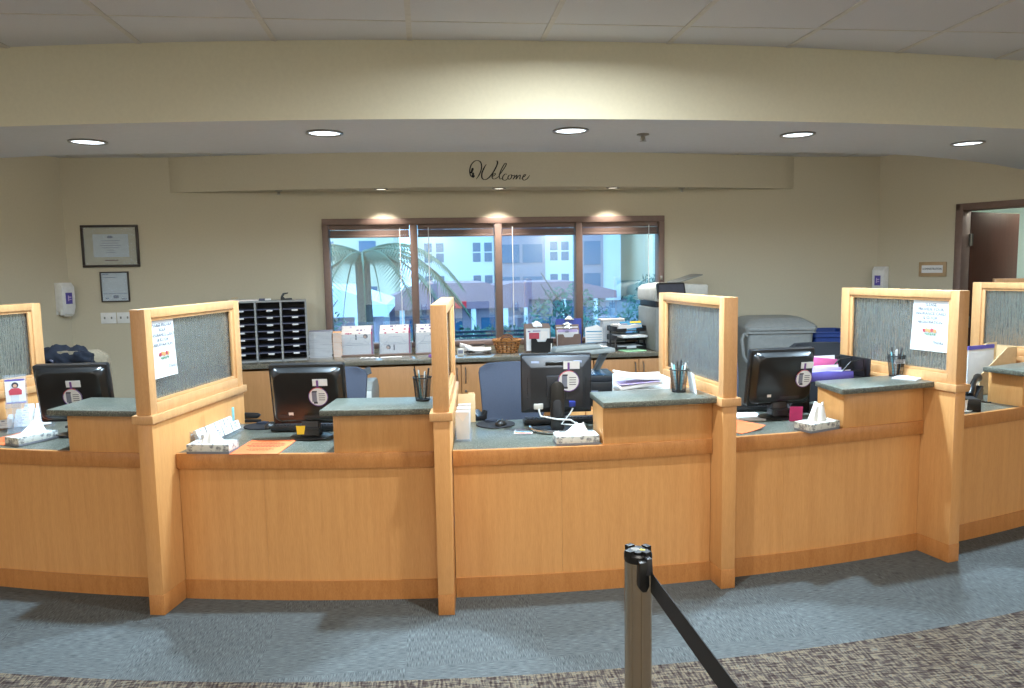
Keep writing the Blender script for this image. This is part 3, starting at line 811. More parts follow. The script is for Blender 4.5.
th = thing('flyer_holder', 'small pale blue upright card holder at the inner end of the notice partition', 'holder', (-1.135, 4.39, WT), rad(-10))
m = MB(); m.box(-.02, .02, -.03, .03, 0, .01); m.build('base', 'cyan_plastic', th, .002)
m = MB(); m.box(-.018, .018, -.004, .004, .01, .12); m.build('card_sleeve', 'cyan_plastic', th, .001)
th = thing('sticky_note', 'yellow sticky note hanging under the monitor above the orange flyer', 'note', (-.665, 3.90, WT+.05), rad(-6))
m = MB(); m.hexa([(-.02, -.0005, 0), (.016, -.0005, 0), (.016, .0005, 0), (-.02, .0005, 0), (-.024, -.001, .045), (.024, -.001, .045), (.024, 0, .045), (-.024, 0, .045)]); m.build('note', 'yellow_paper', th)
th = thing('sticky_note', 'magenta sticky note beside the stand of the monitor turned aside', 'note', (2.05, 3.93, WT), rad(-15))
m = MB(); m.hexa([(-.036, -.004, 0), (.036, .0, 0), (.036, .003, 0), (-.036, 0, 0), (-.034, -.012, .085), (.036, -.01, .085), (.036, -.008, .085), (-.034, -.01, .085)]); m.build('note', 'magenta_paper', th)
# colour card lying below the keyboard
th = thing('colour_chart', 'small colour striped card half under the keyboard of the middle counter', 'card', (.505, 3.955, WT), rad(-10))
m = MB(); m.box(-.05, .05, -.05, .05, 0, .002); m.build('card', 'paper', th)
for k, c in enumerate(('print_red', 'print_orange', 'teal_print', 'print_green', 'purple_print')):
    m = MB(); m.box(-.044, .044, -.044+k*.018, -.03+k*.018, .002, .0024); m.build('stripe', c, th)
# envelopes in a clear rack next to post, manila folder and tape dispenser
th = thing('envelope_rack', 'clear rack of upright white envelopes against the slim partition, middle counter', 'envelope rack', (.17, 3.80, WT), rad(-4))
m = MB(); m.box(-.04, .045, -.01, .30, 0, .004); m.box(-.04, -.038, -.01, .30, 0, .12)
m.box(.043, .045, -.01, .30, 0, .05); m.build('rack_body', 'acrylic', th)
for k in range(5):
    e = thing('envelope', 'white upright envelopes in the clear rack beside the slim partition', 'envelope', (.172+.004*k, 3.82+.055*k, WT+.005), rad(-6+3*k), 'envelopes in the clear rack')
    m = MB().xf(rot=(rad(10), 0, 0)); m.box(-.036, .034, -.004, .004, 0, .155-.006*(k % 2)); m.build('paper_body', 'paper', e, .001)
    m = MB().xf(rot=(rad(10), 0, 0)); m.prism([(-.034, .15), (.032, .15), (0, .10)], -.0055, -.004, 'y'); m.build('flap', 'warm_paper', e)
th = thing('folder', 'manila folder standing upright behind the white envelopes', 'folder', (.215, 4.27, WT), rad(-6))
m = MB().xf(rot=(rad(-6), 0, 0)); m.box(-.05, .05, -.004, .004, 0, .165); m.build('cover', 'manila', th, .001)
m = MB().xf(rot=(rad(-6), 0, 0)); m.box(.01, .045, .005, .006, 0, .175); m.build('tab', 'manila', th)
th = thing('tape_dispenser', 'small black tape dispenser behind the round mouse pad', 'tape dispenser', (.275, 4.335, WT), rad(25))
m = MB(); m.prism([(-.06, 0), (.06, 0), (.065, .05), (.055, .052), (.035, .025), (.0, .02), (-.03, .055), (-.058, .045)], -.02, .02, 'y'); m.build('body', 'black_plastic', th, .002)
m = MB(); m.cyl((-.02, -.012, .04), (-.02, .012, .04), .027, 24); m.build('tape_roll', 'acrylic', th)
m = MB(); m.cyl((-.02, -.0125, .04), (-.02, .0125, .04), .012, 16); m.build('hub', 'light_plastic', th)
# pen cups
def pen_cup(loc, label, plabel, seed, slip=False, h=.118):
    th = thing('pen_cup', label, 'pen cup', loc, 0, 'black wire mesh pen cups')
    m = MB(); m.rings([[(r*math.cos(2*PI*k/32), r*math.sin(2*PI*k/32), z) for k in range(32)] for r, z in ((.034, .002), (.046, h))], cap=False); m.build('mesh_wall', 'wire_mesh', th)
    m = MB(); m.lathe([(.036, 0), (.036, .006), (.0001, .006)], 32); m.build('bottom_plate', 'black_plastic', th)
    m = MB(); m.tube([(.0465*math.cos(2*PI*k/32), .0465*math.sin(2*PI*k/32), h) for k in range(32)], .0032, 8, closed=True); m.build('rim', 'black_plastic', th)
    m = MB()
    for k in range(14):
        a = 2*PI*k/14; m.cyl((.0345*math.cos(a), .0345*math.sin(a), .004), (.0462*math.cos(a), .0462*math.sin(a), h), .0009, 5)
    for q in range(6):
        z = .012+q*.018; r = .0342+(.0462-.0342)*(z/h); m.tube([(r*math.cos(2*PI*k/28), r*math.sin(2*PI*k/28), z) for k in range(28)], .0007, 4, closed=True)
    m.build('wire', 'black_plastic', th)
    rnd = random.Random(seed)
    if slip:
        m = MB(); m.box(-.03, .032, -.034, -.032, .075, .10); m.build('name_slip', 'paper', th)
    first = None
    for k in range(6):
        a = 2*PI*k/6+seed; L = .135+.012*(k % 3)
        loc2 = Vector(loc)+Vector((.014*math.cos(a), .014*math.sin(a), .0065))
        p = thing('pen', plabel, 'pen', loc2, a, plabel)
        t = math.atan2(.021, h)
        p.rotation_euler = (0, t*(.55+.4*rnd.random()), a)
        m = MB(); m.lathe([(.0012, 0), (.0045, .012), (.0045, L-.006), (.003, L)], 10); m.build('barrel', 'cyan_plastic' if k % 3 == 0 else ('white_plastic' if k % 3 == 1 else 'dark_plastic'), p)
        m = MB(); m.box(.004, .0062, -.0015, .0015, L-.04, L-.002); m.build('clip', 'chrome', p)
pen_cup(PP(-5.0, 8.70, LT), 'black mesh pen cup behind the slim end-on partition, with pale pens', 'pens in the mesh cup beside the slim partition', 1)
pen_cup(PP(3.78, 8.72, LT), 'black mesh pen cup against the clear glass partition, middle counter ledge', 'pens in the mesh cup in front of the clear ridged glass', 2)
pen_cup(PP(13.0, 8.68, LT), 'black mesh pen cup with a white name slip, below the right taped notice', 'pens in the mesh cup below the right notice', 3, True)
# cards and papers on the ledges
th = thing('card', 'white card propped upright against the clear ridged glass partition', 'card', PP(4.20, 8.76, LT), rad(86))
m = MB().xf(rot=(rad(-9), 0, 0)); m.box(-.065, .065, -.0015, .0015, 0, .105); m.build('sheet', 'paper', th)
th = thing('paper_sheets', 'short stack of white papers lying on the ledge below the right notice', 'papers', PP(13.06, 8.77, LT), rad(35))
for k in range(3):
    m = MB().xf(loc=(.004*k, .003*k, .0025*k), rot=(0, 0, rad(3*k))); m.box(-.09, .09, -.065, .065, 0, .002); m.build('sheet', 'paper', th)
th = thing('letter_tray', 'white letter tray of envelopes behind the ledge, left of the middle pen cup', 'letter tray', PP(3.05, 8.42, WT), rad(2))
m = MB(); m.box(-.13, .15, -.09, .09, 0, .01); m.box(-.13, .15, .082, .09, .01, .28); m.box(.142, .15, -.09, .09, .01, .27); m.box(-.13, .15, -.09, .09, .20, .208); m.build('tray_body', 'white_plastic', th, .002)
e = thing('paper_bundle', 'curled bundle of white and lilac papers in the letter tray beside the middle pen cup', 'papers', tuple(Vector(PP(3.0, 8.42, WT+.21))), rad(2))
m = MB().xf(rot=(0, rad(-6), 0)); m.box(-.125, .12, -.075, .06, .012, .03); m.build('sheet', 'paper', e, .002)
m = MB().xf(rot=(0, rad(-3), 0)); m.box(-.12, .1, -.08, .05, .034, .037); m.build('sheet', 'lilac_paper', e)
m = MB()
rs = []
for i in range(9):
    t = i/8; x = -.13+.24*t; z = .040+.035*(1-t)**2+.01*t
    rs.append([(x, -.07, z), (x, .06, z+.012), (x, .06, z+.022), (x, -.07, z+.006)])
m.rings(rs); m.build('sheet', 'paper', e)
# folder sorter in the fourth bay
fs = Vector(PP(11.55, 8.40, WT)); frz = rad(10)
th = thing('file_sorter', 'black wire file sorter holding pink folders behind the ledge', 'file sorter', fs, frz)
m = MB()
for (x, y) in ((-.17, -.13), (.17, -.13), (-.17, .13), (.17, .13)): m.cyl((x, y, 0), (x, y, .20), .004, 8)
m.box(-.18, .18, -.14, .14, .0, .008); m.build('base_frame', 'black_plastic', th)
m = MB()
for (y) in (-.10, .0, .10):
    m.tube([(-.05, y, .19), (.06, y, .30), (.15, y, .31), (.17, y, .19)], .005, 8); m.tube([(.0, y, .245), (.16, y, .245)], .004, 8); m.tube([(.06, y, .30), (.07, y, .2)], .004, 8)
m.box(-.18, .18, -.14, .14, .19, .197); m.build('divider', 'black_plastic', th)
m = MB(); m.box(.172, .18, -.13, .13, .198, .315); m.build('end_plate', 'black_plastic', th, .002)
def folder(dx, dy, z0, w, h, matn, label, tilt=0):
    p = Vector((dx, dy, z0)); p.rotate(Matrix.Rotation(frz, 3, 'Z'))
    t = thing('folder', label, 'folder', fs+p, frz+tilt)
    m = MB().xf(rot=(rad(-8), 0, 0)); m.prism([(-w/2, 0), (w/2, 0), (w/2, h*.8), (w*.1, h*.92), (-w*.1, h), (-w/2, h*.97)], -.005, .005, 'y'); m.build('cover', matn, t, .001)
    m = MB().xf(rot=(rad(-8), 0, 0)); m.box(-w/2+.01, w/2-.01, .006, .009, 0, h*1.02); m.build('contents', 'paper', t)
folder(-.05, .05, .20, .30, .12, 'pink_paper', 'bright pink folder in the wire file sorter behind the ledge')
folder(-.09, -.05, .20, .26, .078, 'lilac_paper', 'lilac folder in the wire sorter, in front of the pink one')
folder(-.08, -.115, .20, .30, .055, 'violet_paper', 'blue violet folder at the front of the wire sorter')
th = thing('envelope', 'pale envelope standing beyond the wire sorter end plate', 'envelope', tuple(fs+Vector((.225, .06, 0))), rad(80))
m = MB(); m.box(-.1, .1, -.004, .004, 0, .29); m.build('paper_body', 'paper', th)
th = thing('document_holder', 'black slanted desk organiser with a lime note, behind the tall tissue', 'organiser', (2.165, 4.185, WT), rad(14))
m = MB(); m.prism([(-.10, 0), (.08, 0), (.08, .17), (.05, .18), (-.04, .08)], -.05, .05, 'y'); m.build('body', 'black_plastic', th, .004)
m = MB(); m.box(-.02, .07, -.052, -.0505, .12, .165); m.build('label_plate', 'dark_plastic', th)
th = thing('sticky_note', 'lime green note standing above the black organiser, left of the ledge', 'note', (2.175, 4.185, WT+.185), rad(-8))
m = MB(); m.box(-.055, .055, -.001, .001, 0, .08); m.build('note', 'lime_paper', th)
th = thing('paper_sheets', 'loose white papers lying under the keyboard of the monitor turned aside', 'papers', (1.80, 4.10, WT), rad(-12))
m = MB(); m.box(-.12, .12, -.1, .1, 0, .004); m.build('sheet', 'paper', th)
m = MB().xf(rot=(0, 0, rad(6))); m.box(-.12, .12, -.1, .1, .004, .007); m.build('sheet', 'paper', th)
# desk phone
th = thing('desk_phone', 'black desk phone with tilted handset on the right edge counter', 'phone', PP(18.0, 8.53, WT), rad(40))
m = MB(); m.prism([(-.10, 0), (.11, 0), (.11, .085), (.095, .09), (-.09, .03), (-.10, .025)], -.10, .10, 'x' if False else 'y'); m.build('base', 'black_plastic', th, .004)
m = MB().xf(loc=(-.0, 0, .068), rot=(0, rad(-19), 0))
for r in range(4):
    for c in range(3): m.box(-.07+r*.026, -.052+r*.026, -.01+c*.026, .008+c*.026, 0, .006)
m.build('keypad', 'dark_plastic', th)
m = MB().xf(loc=(.06, .03, .088), rot=(0, rad(-19), 0)); m.box(-.02, .03, -.04, .05, -.002, .008); m.build('display', 'print_grey', th, .002)
m = MB(); pts = []
for i in range(13):
    t = i/12; pts.append((-.09+.22*t, -.065, .05+.085*t+.035*math.sin(PI*t)))
m.tube(pts, [.024, .026, .025, .02, .017, .016, .016, .016, .017, .02, .025, .027, .024], 12); m.build('handset', 'black_gloss', th)
m = MB(); m.tube([(-.10+.01*math.cos(k*1.3), -.10-.004*k+.01*math.sin(k*1.3), .02) for k in range(22)], .004, 6); m.build('cord', 'black_plastic', th)
th = thing('rolodex', 'low black card box in front of the desk phone', 'box', PP(16.6, 8.73, WT), rad(60))
m = MB(); m.prism([(-.11, 0), (.11, 0), (.11, .05), (-.11, .075)], -.045, .045, 'y'); m.build('body', 'black_plastic', th, .006)
m = MB(); m.box(-.08, .06, -.03, .03, .058, .066); m.build('lid', 'dark_plastic', th, .003)
th = thing('mug', 'small white mug on a saucer behind the right notice partition', 'mug', PP(15.85, 8.76, WT))
m = MB(); m.lathe([(.0001, .006), (.03, .006), (.036, .07), (.033, .07), (.027, .012), (.0001, .012)], 24); m.build('body', 'warm_paper', th)
m = MB(); m.lathe([(.0001, 0), (.05, 0), (.06, .008), (.056, .009), (.0001, .005)], 28); m.build('saucer', 'white_plastic', th)
th = thing('file_holder', 'manila document sorter with a white page, under the last glazed partition', 'file holder', PP(20.9, 8.42, WT), rad(18))
m = MB(); m.prism([(-.17, 0), (.2, 0), (.2, .30), (.1, .30), (-.17, .13)], -.07, -.064, 'y'); m.prism([(-.17, 0), (.2, 0), (.2, .32), (.1, .32), (-.17, .2)], .064, .07, 'y'); m.box(-.17, .2, -.07, .07, 0, .006); m.box(.194, .2, -.07, .07, 0, .3); m.build('box_body', 'manila', th)
m = MB(); m.box(-.165, .1, .02, .026, .01, .31); m.build('page', 'paper', th)
m = MB(); m.box(-.167, .102, .018, .028, .29, .315); m.build('page_edge', 'violet_paper', th)
# tag on the side of the right notice partition
q = PP(13.9, 8.42, 1.055)
hang_tag(q, rad(-4), 0, 'round white tag hanging on a purple strap right of the right notice partition post', 1.05, False)
# brochure display on the far left partition
bp = Vector(PP(-21.72, 8.53, WT))
th = thing('brochure_display', 'clear stand of brochures with a woman in red, left edge', 'brochure display', bp, rad(20))
m = MB(); m.box(.02, .13, -.05, .05, 0, .006); m.box(.02, .13, .0, .006, .0, .33); m.box(.05, .09, -.01, .04, 0, .28); m.build('stand', 'acrylic', th)
m = MB()
for z in (.14,): m.box(.02, .13, -.018, -.015, z-.0, z+.04)
m.build('pocket', 'acrylic', th)
def leaflet(dx, dz, label):
    p = Vector((dx, -.006, dz)); p.rotate(Matrix.Rotation(rad(20), 3, 'Z'))
    t = thing('leaflet', label, 'leaflet', bp+p, rad(20), 'leaflets on the left brochure stand')
    m = MB(); m.box(-.048, .048, -.003, .0, 0, .14); m.build('page', 'paper', t)
    m = MB(); m.box(-.048, .048, -.0036, -.003, .13, .14); m.build('border', 'violet_paper', t)
    m = MB(); m.box(-.048, .048, -.0036, -.003, 0, .008); m.build('border', 'violet_paper', t)
    m = MB(); m.prism([(-.03, .05), (.03, .05), (.032, .075), (.018, .088), (-.018, .088), (-.032, .075)], -.0042, -.003, 'y'); m.build('dress', 'print_red', t)
    m = MB(); disc_y(m, .017, -.0044, -.003, 20, (0, .106)); m.build('hair', 'print_dark', t)
    m = MB(); disc_y(m, .010, -.005, -.004, 16, (0, .102)); m.build('face', 'skin_print', t)
leaflet(.075, .165, 'leaflet with a woman in red on the clear stand at the left edge')
# taped notices
def notice(t, r_mid, side, label, first, w=.215, h=.29, z=1.436):
    """printed sheet taped to the inner glass; side +1 faces the clerk on the right, -1 the left"""
    loc = Vector(PP(t, r_mid)); tan = Vector((math.cos(rad(t)), math.sin(rad(t)), 0))
    loc += tan*side*.008; loc.z = z
    th = thing('notice', label, 'notice', loc, rad(t)+(PI/2 if side > 0 else -PI/2), 'taped notices')
    m = MB(); n = 8; rs = []
    for i in range(n+1):
        q = i/n; zz = -h*q; y = -.002-.010*q*q
        rs.append([(-w/2, y-.006*q, zz), (w/2, y, zz), (w/2, y+.001, zz), (-w/2, y-.006*q+.001, zz)])
    m.rings(rs); m.build('sheet', 'paper', th)
    z0 = -.035
    for k, ln in enumerate(first):
        zz = z0-.024*k
        yy = -.0055-.010*(zz/h)**2-.003
        text(ln, .023, 'print_dark', th, (0, yy, zz), (PI/2, 0, 0), 'lettering')
    zz = z0-.024*len(first)-.022
    rnd = random.Random(5)
    for q, c in enumerate(('print_red', 'print_orange', 'print_orange', 'print_red', 'print_orange')):
        m = MB(); x = -.034+q*.017
        for a in range(5): disc_y(m, .005, -.014, -.0125, 10, (x+.006*math.cos(a*1.257+q), zz+.004*(q % 2)+.006*math.sin(a*1.257+q)))
        m.build('flower', c, th)
    m = MB()
    for q in range(6): m.box(-.03+.012*q, -.022+.012*q, -.0138, -.0125, zz-.022-.003*(q % 2), zz-.014)
    m.build('leaf', 'print_green', th)
    text('Thanks', .024, 'print_dark', th, (.058, -.0165, -h+.05), (PI/2, 0, 0), 'lettering')
    m = MB(); m.box(-w/2+.01, w/2-.01, -.0035, -.0015, -.012, .012); m.build('tape', 'acrylic', th)
notice(POSTS[1], 8.862, 1, 'white notice taped to the left partition glass, PLEASE PROVIDE YOUR INSURANCE CARD', ['PLEASE PROVIDE', 'YOUR', 'INSURANCE CARD', '& ID FOR', 'REGISTRATION'], .215)
notice(POSTS[4], 8.852, -1, 'white notice taped to the right partition glass, PLEASE on its own first line', ['PLEASE', 'PROVIDE YOUR', 'INSURANCE CARD', '& ID FOR', 'REGISTRATION'], .235)
# ------------------------------------------------------------------ back counter
CT = .86
CY0 = 6.55
th = thing('back_worktop', 'long speckled worktop under the window, carrying the brochures and basket', 'worktop', (.45, 6.87, 0))
m = MB(); m.box(-2.22, 2.2, CY0-6.87, YW-6.87-.003, CT-.04, CT); m.build('slab', 'back_stone', th, .005)
m = MB(); m.box(-2.2, 2.2, .0, .30, CT-.10, CT-.042); m.build('underframe', 'cabinet_wood', th)
def base_cabinet(x0, x1, label, doors, handles=True):
    w = x1-x0
    th = thing('base_cabinet', label, 'cabinet', ((x0+x1)/2, 6.87, 0), 0, 'base cabinets under the window worktop')
    m = MB(); m.box(-w/2, w/2, -.27, .30, .09, CT-.102); m.box(-w/2, w/2, -.20, .30, 0, .09); m.build('carcass', 'cabinet_wood', th)
    dw = w/doors
    for k in range(doors):
        a = -w/2+k*dw+.003; b = a+dw-.006
        m = MB(); m.box(a, b, -.293, -.272, .10, CT-.062); d = m.build('door', 'cabinet_wood', th, .002)
        if handles:
            hx = (b-.035) if k == 0 else (a+.035)
            m = MB(); m.tube([(hx, -.293, .63), (hx, -.318, .645), (hx, -.324, .70), (hx, -.318, .755), (hx, -.293, .77)], .0055, 8); m.build('door_handle', 'nickel', d)
            if k == 1:
                m = MB(); m.cyl((hx-.0, -.292, .56), (hx-.0, -.302, .56), .011, 16); m.build('lock', 'nickel', d)
base_cabinet(-1.76, -.548, 'plain wood cabinet panel under the mail sorter, behind the leftward monitor', 1, False)
base_cabinet(-.543, -.123, 'plain narrow wood cabinet panel behind the small grey printer and left pen cup', 1, False)
base_cabinet(-.118, .70, 'wood base cabinet with bar handles behind the central blue chair', 2)
base_cabinet(.706, 1.49, 'wood base cabinet mostly hidden by the square monitor', 2)
base_cabinet(1.496, 2.33, 'wood base cabinet with a pair of bar handles, left of the clear glass partition', 2)
# mail sorter
sw, sh, sd = .64, .522, .26
th = thing('mail_sorter', 'grey mail sorter with three columns of dark shelves', 'mail sorter', (-1.40, 6.86, CT), rad(9), None)
m = MB()
for x in (-sw/2, -sw/6, sw/6, sw/2): m.box(x-.008, x+.008, -sd/2, sd/2, 0, sh)
m.box(-sw/2-.008, sw/2+.008, -sd/2, sd/2, sh-.0, sh+.014); m.box(-sw/2-.008, sw/2+.008, -sd/2, sd/2, 0, .012)
m.build('case', 'sorter_grey', th)
m = MB(); m.box(-sw/2, sw/2, sd/2-.008, sd/2, 0, sh); m.build('back_panel', 'sorter_dark', th)
rows = 8; dz = (sh-.012)/rows
for c in range(3):
    xa, xb = -sw/2+c*sw/3+.009, -sw/2+(c+1)*sw/3-.009
    for r in range(1, rows):
        z = .012+r*dz
        m = MB(); m.box(xa, xb, -sd/2+.004, sd/2-.01, z-.004, z+.004); s = m.build('shelf', 'shelf_slate', th)
        m = MB(); xm = (xa+xb)/2+(.012 if c else -.015); m.box(xm-.026, xm+.026, -sd/2-.002, -sd/2+.003, z-.016, z-.002); m.build('label_tab', 'white_plastic', s)
sz = CT+sh+.0145
th = thing('tape_dispenser', 'black tape dispenser on top of the mail sorter', 'tape dispenser', (-1.24, 6.86, sz), rad(12))
m = MB(); m.prism([(-.05, 0), (.05, 0), (.045, .016), (-.012, .014), (-.026, .03), (-.014, .05), (.012, .054), (.018, .066), (-.03, .062), (-.048, .03)], -.018, .018, 'y'); m.build('body', 'black_plastic', th, .002)
th = thing('whiteboard_eraser', 'small grey and white eraser block on the mail sorter', 'eraser', (-1.42, 6.83, sz), rad(9))
m = MB(); m.box(-.05, .0, -.022, .022, 0, .018); m.build('felt', 'shelf_slate', th, .002)
m = MB(); m.box(.0, .05, -.022, .022, 0, .016); m.build('grip', 'white_plastic', th, .003)
th = thing('paper_sheets', 'pale papers lying on the left part of the mail sorter top', 'papers', (-1.60, 6.80, sz), rad(9))
m = MB(); m.box(-.12, .13, -.08, .08, 0, .012); m.build('sheet', 'warm_paper', th)
th = thing('ribbon', 'small curled ribbon at the left end of the mail sorter top', 'ribbon', (-1.66, 6.76, sz+.012), 0)
m = MB(); m.tube([(-.03+.004*k, .01*math.sin(k*1.1), .008+.012*abs(math.sin(k*.7))) for k in range(14)], .003, 6); m.build('strand', 'manila', th)
# stacks of booklets
def booklets(x, y, w, d, n, t, matn, label, rz):
    rnd = random.Random(n); first = None
    for k in range(n):
        loc = (x+rnd.uniform(-.004, .004), y+rnd.uniform(-.004, .004), CT+.0005+k*t)
        if not first:
            first = thing('booklet', label, 'booklet', loc, rz, label)
            m = MB(); m.box(-w/2, w/2, -d/2, d/2, .0012, t-.0022); m.build('pages', 'paper' if matn != 'print_orange' else 'warm_paper', first)
            m = MB(); m.box(-w/2-.001, w/2+.001, -d/2-.001, d/2+.001, 0, .0012); m.box(-w/2-.001, w/2+.001, -d/2-.001, d/2+.001, t-.0022, t-.001); m.box(-w/2-.002, -w/2+.0, -d/2-.001, d/2+.001, 0, t-.001); m.build('cover', matn, first)
        else: dup(first, loc, rz+rnd.uniform(-.03, .03))
booklets(-.975, 7.02, .205, .22, 22, .0108, 'print_grey', 'grey edged booklets stacked between the mail sorter and the window', rad(4))
booklets(-.825, 7.02, .075, .20, 20, .0112, 'print_orange', 'narrow pinkish booklets stacked against the grey edged booklets', rad(4))
# acrylic brochure holders
def brochure_holder(x, y, w, label, blab, accents, seed):
    th = thing('brochure_holder', label, 'brochure holder', (x, y, CT), rad(4), 'clear brochure holders on the window worktop')
    m = MB(); m.box(-w/2-.012, w/2+.012, -.10, .05, 0, .012); m.build('foot', 'bronze', th, .002)
    m = MB(); m.box(-w/2-.013, w/2+.013, -.07, -.067, .012, .20); m.box(-w/2-.013, w/2+.013, .03, .033, .012, .275)
    for s in (-1, 1): m.box(s*(w/2+.012)-.001, s*(w/2+.012)+.001, -.07, .033, .012, .24)
    m.build('pocket', 'acrylic', th)
    m = MB(); m.tube([(-w/2+.004, -.0715, .03), (-w/2+.006, -.0715, .09), (-w*.25, -.0715, .135), (-w*.22, -.0715, .17), (w*.22, -.0715, .17), (w*.25, -.0715, .135), (w/2-.006, -.0715, .09), (w/2-.004, -.0715, .03)], .0012, 5); m.build('pocket_edge', 'print_grey', th)
    R = Matrix.Rotation(rad(4), 3, 'Z'); rnd = random.Random(seed)
    for k in range(3):
        p = Vector((.004*(k-1), -.055+.028*k, .0135)); p.rotate(R)
        t = thing('brochure', blab[k], 'brochure', Vector((x, y, CT))+p, rad(4), 'brochures standing in the clear holders')
        hh = .205+.028*k
        m = MB(); m.box(-w/2, w/2, -.006, .006, 0, hh); m.build('pages', 'warm_paper', t, .001)
        m = MB()
        for q in range(4):
            a = rnd.uniform(-w*.4, w*.3); m.box(a, a+rnd.uniform(.008, .02), -.0072, -.006, hh-rnd.uniform(.012, .02), hh-.006)
        m.box(w/2-.010, w/2+.001, -.0075, .0062, .0, hh); m.build('border', accents[k], t)
        if k == 0:
            m = MB(); m.box(-w*.36, w*.36, -.0072, -.006, .085, .088); m.box(-w*.3, w*.2, -.0072, -.006, .10, .102); m.build('print', 'print_grey', t)
            zc = .155 if seed == 1 else .05
            if seed < 3:
                xc = w*.28 if seed == 1 else -w*.22
                m = MB(); disc_y(m, .021, -.0078, -.006, 20, (xc, zc+.01)); m.build('hair', 'print_dark', t)
                m = MB(); disc_y(m, .014, -.0084, -.0076, 16, (xc-.004, zc+.006)); m.build('face', 'skin_print', t)
                m = MB(); m.box(-w*.05, -w*.01, -.0078, -.006, zc-.02, zc+.03); m.build('figure', 'print_dark', t)
            else:
                m = MB(); m.box(-w*.02, w*.42, -.0078, -.006, .165, .175); m.box(w*.05, w*.36, -.0078, -.006, .095, .16); m.build('table_print', 'print_grey', t)
    return th
brochure_holder(-.645, 7.03, .275, 'clear brochure holder nearest the booklet stacks, below the first window pane', ['front brochure with a dark haired woman top right, in the leftmost holder', 'middle brochure in the leftmost clear holder', 'rear brochure in the leftmost clear holder'], ['magenta_paper', 'purple_print', 'lilac_paper'], 1)
brochure_holder(-.300, 7.03, .275, 'clear brochure holder in the middle of the three, with a magenta edge', ['front brochure with two people at its bottom, in the middle holder', 'second brochure in the middle clear holder', 'rear brochure in the middle clear holder'], ['magenta_paper', 'magenta_paper', 'purple_print'], 2)
brochure_holder(.030, 7.03, .265, 'clear brochure holder nearest the slim partition, with purple leaflets', ['front white form with a printed table, in the right holder', 'purple topped leaflet in the right clear holder', 'rear purple leaflet in the right clear holder'], ['print_grey', 'purple_print', 'violet_paper'], 3)
for k, (x, y, a, b, rz, lab) in enumerate([(-.33, 6.79, .19, .06, 6, 'strip of white paper in front of the middle brochure holder'), (-.52, 6.75, .16, .05, -8, 'crumpled white paper strip in front of the leftmost brochure holder'), (.86, 6.64, .05, .08, 20, 'small blue slip on the worktop right of the basket')]):
    th = thing('paper_slip', lab, 'paper', (x, y, CT+.0005), rad(rz))
    m = MB(); n = 6; rs = [[(-a/2+a*i/n, -b/2, .004*(i % 2)*(k == 1)), (-a/2+a*i/n, b/2, .006*((i+1) % 2)*(k == 1)), (-a/2+a*i/n, b/2, .002+.006*((i+1) % 2)*(k == 1)), (-a/2+a*i/n, -b/2, .002+.004*(i % 2)*(k == 1))] for i in range(n+1)]
    m.rings(rs); m.build('sheet', 'sticker_blue' if k == 2 else 'paper', th)
th = thing('ink_pad', 'purple rubber pad at the worktop edge beside the slim partition', 'pad', (.08, 6.70, CT), rad(3))
m = MB(); m.lathe([(.001, .0), (.075, 0), (.078, .006), (.07, .022), (.03, .034), (.001, .036)], 28, sy=.6); m.build('body', 'purple_print', th)
th = thing('telephone', 'small cream desk clock beside the slim partition on the window worktop', 'clock', (.30, 6.78, CT), rad(-5))
th.name = 'desk_clock'
m = MB(); m.prism([(-.035, 0), (.035, 0), (.03, .06), (-.02, .06)], -.03, .03, 'x'); m.build('case', 'light_plastic', th, .004)
m = MB(); m.box(-.022, .022, -.036, -.032, .018, .048); m.build('display', 'print_grey', th)
# wire tray of papers
th = thing('wire_tray', 'low wire tray of curled papers left of the basket', 'tray', (.475, 6.86, CT), rad(-4))
m = MB()
for z in (.004, .035): m.tube([(a, b, z) for a, b in rr_poly(.22, .20, .02, 3)], .003, 6, closed=True)
for k in range(7): m.cyl((-.10+.033*k, -.10, .004), (-.10+.033*k, .10, .004), .0016, 5)
m.build('wire', 'black_plastic', th)
e = thing('paper_bundle', 'white papers sagging in the wire tray left of the basket', 'papers', (.475, 6.86, CT+.007), rad(-4))
m = MB(); rs = []
for i in range(11):
    t = i/10; x = -.13+.24*t; z = .012+.075*max(0, .45-t)**1.5*2+.02*math.sin(PI*t)*0+.03*max(0, t-.6)
    rs.append([(x, -.085, z), (x, .08, z+.006), (x, .08, z+.02), (x, -.085, z+.014)])
m.rings(rs); m.build('sheet', 'paper', e)
th = thing('wire_tray', 'second wire tray of papers on the window sill behind the first', 'tray', (.42, 7.08, CT), rad(2))
m = MB()
for z in (.004, .05): m.tube([(a, b, z) for a, b in rr_poly(.26, .16, .02, 3)], .003, 6, closed=True)
for x in (-.1, 0, .1): m.cyl((x, -.08, .004), (x, -.08, .05), .002, 5)
m.build('wire', 'dark_plastic', th)
e = thing('paper_bundle', 'pale papers in the wire tray against the window, left of the basket', 'papers', (.42, 7.08, CT+.008), 0)
m = MB(); m.prism([(-.12, .0), (.12, 0), (.12, .03), (.02, .03), (-.11, .07)], -.065, .065, 'y'); m.build('sheet', 'warm_paper', e)
